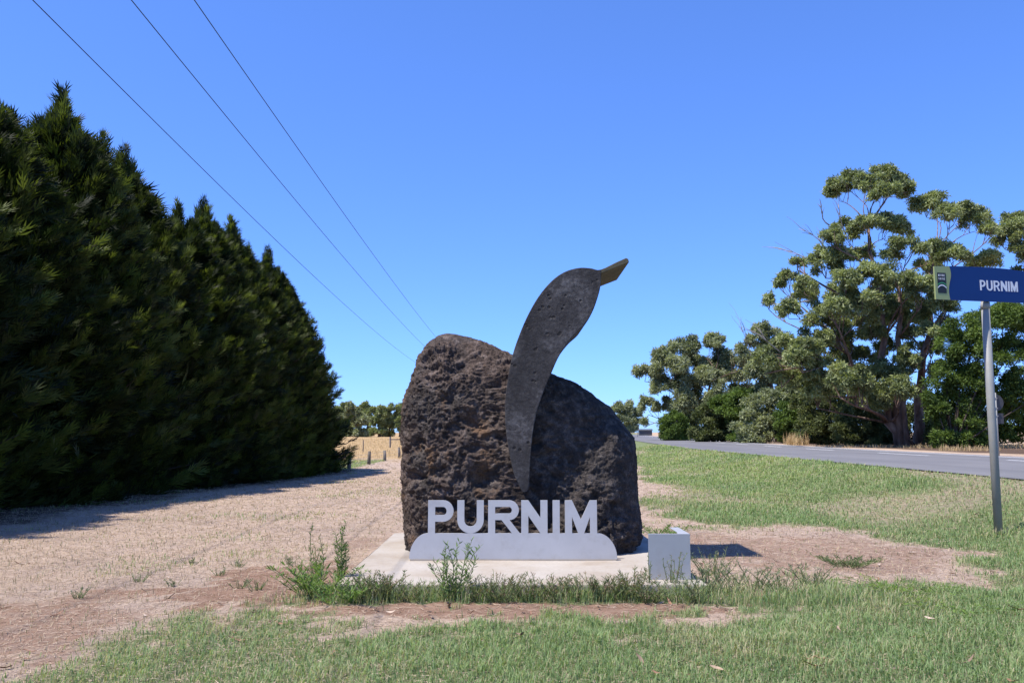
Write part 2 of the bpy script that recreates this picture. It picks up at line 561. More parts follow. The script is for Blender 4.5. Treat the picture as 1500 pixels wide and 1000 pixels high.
def strip(name, x0, x1, ys, dz, mat, parent=None, kind=None):
    ys = np.asarray(ys, float); o = road_off(ys)
    zl = np.full_like(ys, 0.55 + dz)
    v = np.concatenate([np.stack([x0 + o, ys, zl], 1), np.stack([x1 + o, ys, zl], 1)])
    n = len(ys); k = np.arange(n - 1)
    q = np.stack([k, n + k, n + k + 1, k + 1], 1)
    return put(name, np_mesh(name, v, q, mat), parent, kind=kind)


RY = np.concatenate([np.arange(-40, 60, 4.0), np.arange(60, 330, 6.0)])
road = strip('road', ROAD_L, ROAD_R, RY, 0.03, M['asphalt'], kind='structure')
strip('edge_line', ROAD_EDGE, ROAD_EDGE + 0.15, RY, 0.034, M['line_white'], road)
for k in range(-2, 22):
    y0 = 21.5 + (k - 0) * 9.0
    strip('lane_dash', ROAD_DASH, ROAD_DASH + 0.14, np.linspace(y0, y0 + 4.2, 4), 0.034, M['line_white'], road)


# ------------------------------------------------------------------ the basalt boulder
def build_rock():
    Ls = [(597, 812), (594, 795), (593, 780), (592, 760), (589, 740), (587, 700), (586, 660), (585, 640), (586, 620), (588, 600), (593, 580), (600, 560), (607, 540), (614, 520), (620, 510), (628, 500), (639, 490), (652, 485)]
    Rs = [(920, 812), (934, 795), (938, 785), (938, 770), (937, 750), (934, 730), (933, 700), (933, 680), (932, 655), (929, 640), (915, 620), (899, 600), (889, 590), (876, 580), (862, 570), (845, 560), (828, 553), (815, 548), (797, 540), (768, 525), (748, 515), (728, 506), (712, 500), (700, 495), (680, 490), (668, 487), (654, 485)]
    Y0 = 9.95
    L = np.array([at(a, b, Y0) for a, b in Ls]); R = np.array([at(a, b, Y0) for a, b in Rs])
    ztop = max(L[-1, 2], R[-1, 2]); zbot = 0.06
    NU, NV = 540, 260
    t = np.linspace(0, 1, NV)
    zz = zbot + (ztop - zbot) * (1 - (1 - t) ** 1.35)
    xl = np.interp(zz, L[:, 2], L[:, 0]); xr = np.interp(zz, R[:, 2], R[:, 0])
    # more columns on the face that is seen
    th = np.linspace(0, 1, NU, endpoint=False)
    ang = np.where(th < 0.72, math.pi + th / 0.72 * math.pi, (th - 0.72) / 0.28 * math.pi)
    ca, sa = np.cos(ang), np.sin(ang)
    e = 0.62
    cx = np.sign(ca) * np.abs(ca) ** e; sy = np.sign(sa) * np.abs(sa) ** e
    zr = (zz - zbot) / (ztop - zbot)
    half = 0.78 * (1 - zr ** 6) ** 0.55 + 0.02
    hx = (xr - xl) / 2; mx = (xr + xl) / 2
    X = mx[:, None] + hx[:, None] * cx[None]
    Yv = (10.08 + 0.05 * zz)[:, None] + half[:, None] * sy[None]
    Z = np.repeat(zz[:, None], NU, 1)
    lit = np.array([at(905, 595, 9.6), at(880, 622, 9.5), at(862, 640, 9.5), at(848, 680, 9.5), at(842, 720, 9.5), at(815, 760, 9.4), at(790, 790, 9.4)])[::-1]
    lx = np.interp(zz, lit[:, 2], lit[:, 0])[:, None]
    front = np.clip(-sy, 0, 1)[None]
    # the lower right of the face swells forward
    Yv = Yv - 0.15 * sst(-0.08, 0.30, X - lx + 0.12 * vnoise(X * 4, Z * 4, seed=3)) * sst(1.75, 1.35, Z) * front
    P = np.stack([X, Yv, Z], -1)
    # normals of the smooth shape
    du = np.roll(P, -1, 1) - np.roll(P, 1, 1)
    dv = np.gradient(P, axis=0)
    N = np.cross(du, dv); N /= np.linalg.norm(N, axis=-1, keepdims=True) + 1e-9
    x, y, z = P[..., 0], P[..., 1], P[..., 2]
    d = 0.050 * fbm(x * 1.9, y * 1.9, z * 1.9, 3, 101)
    wx = x + 0.05 * vnoise(x * 5, y * 5, z * 5, 301); wz = z + 0.05 * vnoise(x * 5 + 9, y * 5, z * 5, 302)
    rid = np.abs(fbm(wx * 3.1 + 3, y * 3.1, wz * 4.2, 4, 131, 0.6))
    d += 0.060 * (0.25 - rid)
    crag = np.abs(fbm(wx * 8 + 1, y * 8, wz * 11, 4, 151, 0.62))
    d += 0.075 * (0.22 - crag)
    d += 0.030 * fbm(x * 22, y * 22, z * 26, 4, 171, 0.65)
    d += 0.013 * fbm(x * 55, y * 55, z * 60, 2, 211, 0.7)
    pits = sst(0.30, 0.55, fbm(wx * 2.3 + 8, y * 2.3, wz * 3.4, 3, 191))
    d -= 0.06 * pits
    for (hx_, hy_, hr, hd) in ((672, 524, 0.20, 0.10), (605, 698, 0.15, 0.12), (613, 652, 0.13, 0.08), (690, 612, 0.20, 0.07), (655, 585, 0.15, 0.06), (712, 700, 0.22, 0.09), (655, 742, 0.17, 0.09),
                               (735, 640, 0.13, 0.06), (640, 690, 0.14, 0.05), (725, 560, 0.13, 0.05), (885, 690, 0.15, 0.06), (905, 745, 0.18, 0.07), (868, 735, 0.13, 0.05), (625, 775, 0.14, 0.07), (700, 660, 0.12, 0.05)):
        hp = at(hx_, hy_, 9.4)
        rr_ = np.sqrt((wx - hp[0]) ** 2 + (1.25 * (wz - hp[2])) ** 2) / hr + 0.35 * fbm(x * 6, y * 6, z * 6, 2, 401)
        d -= hd * sst(1.1, 0.25, rr_) * np.clip(-sy, 0, 1)[None]
    # the right shoulder is smoother
    d *= lerp(1.0, 0.5, sst(0.15, 0.4, x) * sst(-0.35, 0.1, z - 1.75 + 1.0 * (x - 0.15)))
    edge = np.clip(np.minimum(1, (1 - zr) * 14), 0.1, 1)[:, None]
    d = (d - 0.02) * lerp(0.45, 1.0, np.clip(np.abs(sy), 0, 1))[None] * edge
    P = P + N * d[..., None]
    i = np.arange(NU * NV).reshape(NV, NU)
    j = np.roll(i, -1, 1)
    q = np.stack([i[:-1], j[:-1], j[1:], i[1:]], -1).reshape(-1, 4)
    V = P.reshape(-1, 3)
    V = np.vstack([V, P[-1].mean(0) + [0, 0, 0.002], P[0].mean(0)])
    t0 = np.stack([i[-1], j[-1], np.full(NU, len(V) - 2)], 1); t1 = np.stack([j[0], i[0], np.full(NU, len(V) - 1)], 1)
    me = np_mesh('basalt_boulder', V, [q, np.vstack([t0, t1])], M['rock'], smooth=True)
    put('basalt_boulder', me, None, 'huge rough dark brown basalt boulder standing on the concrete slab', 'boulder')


build_rock()


# ------------------------------------------------------------------ the stone bird head
def smooth_poly(pts, sub=6):
    """Catmull-Rom through an open chain"""
    p = np.asarray(pts, float); out = []
    e = np.vstack([2 * p[0] - p[1], p, 2 * p[-1] - p[-2]])
    for i in range(1, len(e) - 2):
        for s in np.arange(sub) / sub:
            a, b, c, d = e[i - 1], e[i], e[i + 1], e[i + 2]
            out.append(0.5 * ((2 * b) + (c - a) * s + (2 * a - 5 * b + 4 * c - d) * s ** 2 + (-a + 3 * b - 3 * c + d) * s ** 3))
    out.append(p[-1])
    return np.array(out)


def crop(px, py, s=2.0833, ox=560, oy=360):
    return (ox + px / s, oy + py / s)


def build_bird():
    YF, YB = 9.18, 10.28
    left = [(426, 749), (413, 722), (400, 690), (386, 625), (377, 560), (374, 510), (376, 460), (384, 400), (397, 335), (415, 280), (440, 220), (470, 165), (500, 125), (530, 96), (562, 77), (600, 67), (635, 68), (655, 73), (668, 72)]
    right = [(668, 84), (667, 110), (664, 133), (656, 162), (642, 200), (620, 238), (588, 268), (560, 303), (535, 345), (512, 398), (490, 450), (472, 505), (460, 565), (454, 625), (450, 690), (448, 730), (443, 748), (434, 753)]
    l = smooth_poly(left, 5); r = smooth_poly(right, 5)
    ol = np.vstack([l, r])
    root = thing('stone_bird', 'dark grey sawn stone bird head with long neck rising from the boulder', 'sculpture', (0.15, YF, 0.1))
    inv = Matrix.Translation((-0.15, -YF, -0.1))

    def solid(name, outline, mat, bev, y0, y1):
        bm = bmesh.new()
        f = [bm.verts.new(at(a, b, YF) * np.array([1, 0, 1]) + np.array([0, y0, 0])) for a, b in outline]
        bk = [bm.verts.new((v.co.x, y1, v.co.z)) for v in f]
        bm.faces.new(f); bm.faces.new(bk[::-1])
        n = len(f)
        for i in range(n):
            j = (i + 1) % n
            bm.faces.new((f[j], f[i], bk[i], bk[j]))
        bmesh.ops.recalc_face_normals(bm, faces=bm.faces)
        ed = [e for e in bm.edges if len(e.link_faces) == 2 and e.calc_face_angle(0) > 0.9]
        bmesh.ops.bevel(bm, geom=ed, offset=bev, segments=2, affect='EDGES', profile=0.6)
        bmesh.ops.triangulate(bm, faces=[q for q in bm.faces if len(q.verts) > 4])
        me = bpy.data.meshes.new(name); bm.to_mesh(me); bm.free(); me.materials.append(mat)
        o = put(name, me, root); o.matrix_parent_inverse = inv
        return o
    solid('head', [crop(a, b) for a, b in ol], M['bird'], 0.008, YF, YB)
    c2 = lambda a, b: crop(a, b, 5.0, 700, 360)
    bl = [c2(892, 176), c2(935, 160), c2(1010, 122), c2(1086, 88), c2(1102, 96), c2(1108, 120), c2(1010, 158), c2(905, 200), c2(893, 200)]
    o = solid('bill', bl, M['bill'], 0.005, YF + 0.004, YB - 0.004)
    o['label'] = 'brownish upturned bill cut with a flat underside'


def m_bill():
    m = NT('bill_stone')
    n1 = m.noise(3.0, 5, 0.6); n2 = m.noise(30, 5, 0.7)
    c = m.ramp(n1, [(0.3, (0.075, 0.068, 0.045)), (0.7, (0.125, 0.112, 0.068))])
    c = m.mix(m.ramp(n2, [(0.4, 0.6), (0.6, 0.0)]), c, (0.10, 0.085, 0.06))
    return m.done(c, 0.9, 0.2, normal=m.bump(n2, 0.5, 0.01))


M['bill'] = m_bill()
build_bird()

# ------------------------------------------------------------------ concrete slab
mb = MB(); mb.box(-1.53, 1.68, 7.5, 11.3, -0.15, 0.1)
me = bevel_mesh(mb.mesh('concrete_slab', M['concrete']), 0.012, 2)
bm = bmesh.new(); bm.from_mesh(me)
bmesh.ops.triangulate(bm, faces=bm.faces); bmesh.ops.subdivide_edges(bm, edges=[e for e in bm.edges if e.calc_length() > 0.4], cuts=14, use_grid_fill=True)
for v in bm.verts:
    v.co.z += 0.006 * float(fbm(np.array([v.co.x * 2.0]), np.array([v.co.y * 2.0]), octv=2, seed=9)[0])
bm.to_mesh(me); bm.free()
put('concrete_slab', me, None, 'pale weathered concrete slab under the boulder', 'slab')


# ------------------------------------------------------------------ letters
def arc(cx, cy, rx, ry, a0, a1, n=14):
    a = np.radians(np.linspace(a0, a1, n))
    return np.stack([cx + rx * np.cos(a), cy + ry * np.sin(a)], 1)


def letter_quads(ch, W, s, H=1.0):
    """flat quads (non overlapping) of one capital, height 1"""
    Q = []
    rect = lambda x0, x1, y0, y1: Q.append([(x0, y0), (x1, y0), (x1, y1), (x0, y1)])

    def band(o, i):
        for k in range(len(o) - 1):
            Q.append([tuple(o[k]), tuple(o[k + 1]), tuple(i[k + 1]), tuple(i[k])])
    if ch == 'I': rect(0, s, 0, H)
    elif ch in 'PR':
        rect(0, s, 0, H)
        bot = 0.35 if ch == 'P' else 0.40
        ry = (H - bot) / 2; rx = min(ry, W - s - 0.02); cx = W - rx - (0.03 if ch == 'R' else 0); cy = bot + ry
        o = np.vstack([[(s, H)], arc(cx, cy, rx, ry, 90, -90), [(s, bot)]])
        i = np.vstack([[(s, H - s * 0.93)], arc(cx, cy, max(rx - s, .02), ry - s * 0.93, 90, -90), [(s, bot + s * 0.93)]])
        band(o, i)
        if ch == 'R':
            x0 = s + (W - s) * 0.26
            Q.append([(W - s * 1.12, 0), (W, 0), (x0 + s * 1.14, bot), (x0, bot)])
    elif ch == 'U':
        rx = W / 2; ry = min(W / 2, 0.42)
        o = np.vstack([[(0, H)], arc(rx, ry, rx, ry, 180, 360, 20), [(W, H)]])
        i = np.vstack([[(s, H)], arc(rx, ry, rx - s, ry - s * 0.95, 180, 360, 20), [(W - s, H)]])
        band(o, i)
    elif ch == 'N':
        rect(0, s, 0, H); rect(W - s, W, 0, H)
        d = 0.47
        Q.append([(W - s, 0), (W - s, d), (s, H), (s, H - d)])
    elif ch == 'M':
        rect(0, s, 0, H); rect(W - s, W, 0, H)
        c = W / 2; k = 0.42 * s
        Q.append([(s, 0.50), (c - k, 0), (c, 0), (c, 0.42), (s, H)])
        Q.append([(W - s, 0.50), (W - s, H), (c, 0.42), (c, 0), (c + k, 0)])
    elif ch in 'OSEHY':
        if ch == 'O':
            o = arc(W / 2, .5, W / 2, .5, 0, 360, 22); i = arc(W / 2, .5, W / 2 - s, .5 - s, 0, 360, 22); band(o, i)
        elif ch == 'E':
            rect(0, s, 0, H)
            for y in (0, .5 - s / 2, 1 - s): rect(s, W, y, y + s)
        elif ch == 'H':
            rect(0, s, 0, H); rect(W - s, W, 0, H); rect(s, W - s, .5 - s / 2, .5 + s / 2)
        elif ch == 'Y':
            rect(W / 2 - s / 2, W / 2 + s / 2, 0, .45)
            Q.append([(W / 2 - s / 2, .45), (W / 2, .45), (s, 1), (0, 1)]); Q.append([(W / 2, .45), (W / 2 + s / 2, .45), (W, 1), (W - s, 1)])
        elif ch == 'S':
            o = np.vstack([arc(W / 2, .73, W / 2, .27, 20, 270, 12), arc(W / 2, .27, W / 2 - s, .27 - s, 90, -160, 12)])
            i = np.vstack([arc(W / 2, .73, W / 2 - s, .27 - s, 20, 270, 12), arc(W / 2, .27, W / 2, .27, 90, -160, 12)])
            band(o, i)
    return Q


def letter_mesh(name, quads, fn, thick_vec, mat):
    """fn maps (x, y) of the letter to a point; thick_vec is the depth of the letter"""
    bm = bmesh.new(); tv = Vector(thick_vec)
    for q in quads:
        a = [Vector(fn(x, y)) for x, y in q]
        try:
            bm.faces.new([bm.verts.new(p) for p in a])
        except ValueError:
            pass
    bmesh.ops.remove_doubles(bm, verts=bm.verts, dist=2e-5)
    bmesh.ops.recalc_face_normals(bm, faces=bm.faces)
    r = bmesh.ops.extrude_face_region(bm, geom=list(bm.faces))
    bmesh.ops.translate(bm, vec=tv, verts=[g for g in r['geom'] if isinstance(g, bmesh.types.BMVert)])
    bmesh.ops.recalc_face_normals(bm, faces=bm.faces)
    me = bpy.data.meshes.new(name); bm.to_mesh(me); bm.free(); me.materials.append(mat)
    return me


def build_name_panel():
    YP = 8.9; root = thing('name_panel', 'silver metal name panel reading PURNIM standing before the boulder', 'sign', (0, YP, 0.1))
    inv = Matrix.Translation((0, -YP, -0.1))
    ztop = at(750, 732.3, YP)[2]; zb = at(750, 780.6, YP)[2]; z0 = 0.115
    H = ztop - zb
    sx = YP / FOC * 1.0 / (CP - (500 - 757) / FOC * SP)
    X = lambda px: (px - 750) * sx
    spans = {'P': (627, 664.4), 'U': (669.8, 708.6), 'R': (715, 761.5), 'N': (763.6, 802), 'I': (809.6, 820), 'M': (827.6, 874.5)}
    for ch, (a, b) in spans.items():
        W = (X(b) - X(a)) / H; s = 10.3 * sx / H
        q = letter_quads(ch, W, s)
        if ch == 'U': q = [[(x, y - 0.035 * 0) for x, y in k] for k in q]
        me = letter_mesh('letter', q, lambda x, y, a=a: (X(a) + x * H, YP, zb + y * H), (0, 0.022, 0), M['silver'])
        put('letter', me, root).matrix_parent_inverse = inv
    # base plate with rounded shoulders
    xl, xr = X(600), X(903.5); tl, tr = X(626.6), X(875)
    hh = zb - z0
    la = [(tl - (tl - xl) * math.sin(t), z0 + hh * math.cos(t)) for t in np.linspace(0, math.pi / 2, 14)]
    ra = [(tr + (xr - tr) * math.sin(t), z0 + hh * math.cos(t)) for t in np.linspace(math.pi / 2, 0, 14)]
    bm = bmesh.new()
    f = bm.faces.new([bm.verts.new((x, YP, z)) for x, z in la + ra])
    r = bmesh.ops.extrude_face_region(bm, geom=[f])
    bmesh.ops.translate(bm, vec=(0, 0.022, 0), verts=[g for g in r['geom'] if isinstance(g, bmesh.types.BMVert)])
    bmesh.ops.recalc_face_normals(bm, faces=bm.faces)
    me = bpy.data.meshes.new('base_plate'); bm.to_mesh(me); bm.free(); me.materials.append(M['silver'])
    put('base_plate', me, root).matrix_parent_inverse = inv
    mb = MB(); mb.box(xl + 0.01, xr - 0.01, YP - 0.006, YP + 0.04, 0.09, z0 - 0.001)
    put('foot_strip', mb.mesh('foot_strip', M['silver_dirty']), root).matrix_parent_inverse = inv


build_name_panel()


# ------------------------------------------------------------------ steel light guard on the slab
def build_guard():
    Y0, Y1 = 7.75, 8.3; x0, x1 = 1.215, 1.587; z0, z1 = 0.1, 0.5
    root = thing('light_guard', 'pale grey folded steel guard box at the slab corner', 'guard box', ((x0 + x1) / 2, Y0, z0))
    inv = Matrix.Translation((-(x0 + x1) / 2, -Y0, -z0))
    t = 0.006
    mb = MB(); mb.box(x0, x1, Y0, Y0 + t, z0, z1 - t)
    put('front_plate', mb.mesh('front_plate', M['box_paint']), root).matrix_parent_inverse = inv
    mb = MB(); mb.box(x1 - t, x1, Y0 + t, Y1, z0, z1 - t)
    put('side_plate', mb.mesh('side_plate', M['box_paint']), root).matrix_parent_inverse = inv
    # folded top flange, mitred at the corner and cut on a slant at the back
    w = 0.03; w2 = 0.085
    P = [(x0, Y0), (x1, Y0), (x1, Y1), (x1 - w2, Y1 - 0.02), (x1 - w2, Y0 + 0.16), (x1 - w2 - 0.02, Y0 + w), (x0, Y0 + w)]
    bm = bmesh.new()
    lo = [bm.verts.new((x, y, z1 - t)) for x, y in P]; hi = [bm.verts.new((x, y, z1)) for x, y in P]
    bm.faces.new(hi); bm.faces.new(lo[::-1])
    for i in range(len(P)):
        j = (i + 1) % len(P); bm.faces.new((lo[i], lo[j], hi[j], hi[i]))
    bmesh.ops.recalc_face_normals(bm, faces=bm.faces)
    me = bpy.data.meshes.new('top_flange'); bm.to_mesh(me); bm.free(); me.materials.append(M['box_paint'])
    put('top_flange', me, root).matrix_parent_inverse = inv


build_guard()


# ------------------------------------------------------------------ blue town sign
def build_town_sign():
    Y = 11.3; bx = at(1463, 783, Y)[0]
    gz = float(terrain(bx, Y))
    root = thing('town_sign', 'blue street name blade reading PURNIM on a galvanised post', 'sign', (bx, Y, gz))
    inv = Matrix.Translation((-bx, -Y, -gz))
    zb = at(1443, 443, Y)[2]; zt = at(1443, 393.5, Y)[2]
    mb = MB(); mb.tube([(bx, Y, gz - 0.25), (bx, Y, (gz + zb) / 2), (bx, Y, zb + 0.2)], 0.052, 20)
    put('post', mb.mesh('post', M['galv'], True), root).matrix_parent_inverse = inv
    mb = MB(); mb.tube([(bx, Y, zb - 0.09), (bx, Y, zb + 0.0)], 0.058, 20)
    put('clamp', mb.mesh('clamp', M['galv'], True), root).matrix_parent_inverse = inv
    # blade: long axis turns a little away from the viewer
    ang = math.radians(13); ax = Vector((math.cos(ang), math.sin(ang), 0)); nrm = Vector((math.sin(ang), -math.cos(ang), 0))
    Lh = 0.79; h = zt - zb
    C = Vector((bx - 0.045, Y, zb)) + nrm * 0.08

    def bp(s, z, d=0.0):
        return C + ax * s + Vector((0, 0, z)) + nrm * d
    top = lambda s: h - 0.055 * abs(s / Lh) ** 2.2 * (1 if s > 0 else 0.35)
    tab = -Lh + 0.20

    def plate(name, pts, d0, d1, mat, par=None):
        bm = bmesh.new()
        fr = [bm.verts.new(bp(s, z, d1)) for s, z in pts]; bk = [bm.verts.new(bp(s, z, d0)) for s, z in pts]
        a = bm.faces.new(fr); b = bm.faces.new(bk[::-1])
        for i in range(len(pts)):
            j = (i + 1) % len(pts); bm.faces.new((fr[i], bk[i], bk[j], fr[j]))
        bmesh.ops.recalc_face_normals(bm, faces=bm.faces)
        bmesh.ops.triangulate(bm, faces=[a, b])
        me = bpy.data.meshes.new(name); bm.to_mesh(me); bm.free(); me.materials.append(mat)
        o = put(name, me, par or root)
        if par is None: o.matrix_parent_inverse = inv
        return o
    ss = np.linspace(-Lh, Lh, 40)
    blade = plate('blade', [(-Lh, 0), (Lh, 0)] + [(s, top(s)) for s in ss[::-1]], 0.0, 0.02, M['sign_blue'])
    zs = np.linspace(0, 1, 22)
    wav = [(tab + 0.028 * math.sin(2 * math.pi * (z * 0.95 + 0.02)) * (1 if z > .5 else 0.6) * -1 + 0.02, z) for z in zs]
    tabo = plate('crest_tab', [(-Lh - 0.002, 0.001)] + [(s, z * (top(s) - 0.002) + 0.001) for s, z in wav] + [(-Lh - 0.002, top(-Lh) - 0.002)], -0.001, 0.023, M['sign_olive'])
    x0, x1 = -Lh + 0.035, -Lh + 0.165
    lo, hi = 0.085, 0.355
    plate('crest_panel', [(x0, lo), (x1, lo), (x1, hi), (x0, hi)], 0.0235, 0.0255, M['sign_black'], tabo)
    w = x1 - x0; mid = (x0 + x1) / 2

    def bandplate(name, zc, rise, th, mat):
        a = [(x0 + w * t, zc + rise * (1 - (2 * t - 1) ** 2)) for t in np.linspace(0, 1, 16)]
        plate(name, a + [(s, z + th) for s, z in a[::-1]], 0.026, 0.028, mat, tabo)
    bandplate('crest_arc', lo + 0.062, 0.036, 0.016, M['sign_white'])
    bandplate('crest_arc', lo + 0.100, 0.030, 0.014, M['sign_green'])
    for word, zz in (('MOYNE', hi - 0.048), ('SHIRE', hi - 0.094)):
        n = len(word); adv = w * 0.80 / n
        for k, ch in enumerate(word):
            q = letter_quads(ch, 0.62, 0.16)
            lh = 0.028
            me = letter_mesh('letter', q, lambda x, y, k=k, zz=zz: bp(x0 + w * 0.11 + k * adv + x * adv * 0.9 * (1.1 if True else 1), zz + y * lh, 0.0265), nrm * 0.001, M['sign_white'])
            put('letter', me, tabo)
    # PURNIM
    H = 0.138; widths = {'P': 0.60, 'U': 0.66, 'R': 0.68, 'N': 0.68, 'I': 0.17, 'M': 0.78}
    sx = -0.10; zt0 = 0.145
    tot = sum(widths.values()) + 5 * 0.12; kx = 0.595 / (tot * H)
    for ch in 'PURNIM':
        q = letter_quads(ch, widths[ch], 0.165)
        me = letter_mesh('letter', q, lambda x, y, s=sx: bp(s + x * H * kx, zt0 + y * H, 0.0205), nrm * 0.002, M['sign_white'])
        put('letter', me, blade)
        sx += (widths[ch] + 0.12) * H * kx


build_town_sign()


# ------------------------------------------------------------------ foliage
def rand_dirs(rng, n):
    v = rng.normal(size=(n, 3)); return v / np.linalg.norm(v, axis=1)[:, None]


def leaf_quads(pos, axis, size, width, rng, tint, flat=0.9, tri=False):
    """one kite-shaped leaf for each position"""
    n = len(pos)
    ref = rand_dirs(rng, n) * 0.9 + np.array([0, 0, flat])
    side = np.cross(axis, ref); side /= np.linalg.norm(side, axis=1)[:, None] + 1e-9
    size = np.broadcast_to(size, (n,))[:, None]; width = np.broadcast_to(width, (n,))[:, None]
    b = pos; t = pos + axis * size; m = pos + axis * size * 0.45
    if tri:
        v = np.stack([b - side * width * 0.3, m + side * width * 0.6, t], 1).reshape(-1, 3)
        return v, np.arange(n * 3).reshape(n, 3), np.repeat(tint, 3, 0)
    v = np.stack([b, m + side * width * 0.5, t, m - side * width * 0.5], 1).reshape(-1, 3)
    q = np.arange(n * 4).reshape(n, 4)
    return v, q, np.repeat(tint, 4, 0)


def clump_leaves(centers, radii, per_m2, rng, size, width, cols, droop=0.3, puffs=9, shell=0.55, low=-0.35, puff_r=0.36):
    """leaves in lumpy domes: centres (K,3), radii (K,3)"""
    V, T = [], []
    cols = np.asarray(cols, float)
    for c, r in zip(centers, radii):
        area = 4 * math.pi * ((r[0] * r[1]) ** 1.6 / 3 + (r[0] * r[2]) ** 1.6 / 3 + (r[1] * r[2]) ** 1.6 / 3) ** (1 / 1.6)
        n = max(30, int(per_m2 * area))
        k = max(4, int(puffs * (0.6 + 0.8 * rng.random())))
        d = rand_dirs(rng, k * 4); d = d[d[:, 2] > low][:k]; k = len(d)
        pc = c + d * r * (0.55 + 0.4 * rng.random((k, 1)))
        pr = r * (puff_r + 0.18 * rng.random((k, 1)))
        ptint = rng.random(k)
        w = rng.integers(0, k, n)
        dd = rand_dirs(rng, n); dd[:, 2] = np.where(dd[:, 2] < -0.5, -dd[:, 2], dd[:, 2])
        rad = (shell + (1 - shell) * rng.random((n, 1)))
        pos = pc[w] + dd * pr[w] * rad
        ax = rand_dirs(rng, n) + dd * 0.35; ax[:, 2] -= droop
        ax /= np.linalg.norm(ax, axis=1)[:, None]
        base = lerp(cols[0], cols[1], np.clip(ptint[w] * 0.75 + rng.normal(0, 0.22, n) + 0.12, 0, 1)[:, None])
        V.append(leaf_quads(pos, ax, size * (0.7 + 0.6 * rng.random(n)), width * (0.7 + 0.6 * rng.random(n)), rng, base, tri=True))
    v = np.vstack([a[0] for a in V]); tnt = np.vstack([a[2] for a in V])
    return v, np.arange(len(v)).reshape(-1, 3), tnt


def limb_path(a, b, rng, n=6, wob=0.12, arch=0.2):
    a = np.asarray(a, float); b = np.asarray(b, float)
    t = np.linspace(0, 1, n)[:, None]
    L = np.linalg.norm(b - a)
    p = a + (b - a) * t
    k = rng.normal(size=3) * wob * L; k2 = rng.normal(size=3) * wob * 0.6 * L
    p = p + np.sin(t * math.pi) * k + np.sin(t * 2 * math.pi) * k2 * 0.5
    # leave steeply, flatten later
    p[:, 2] += (np.sin(t[:, 0] * math.pi)) * arch * L * 0.3
    return p


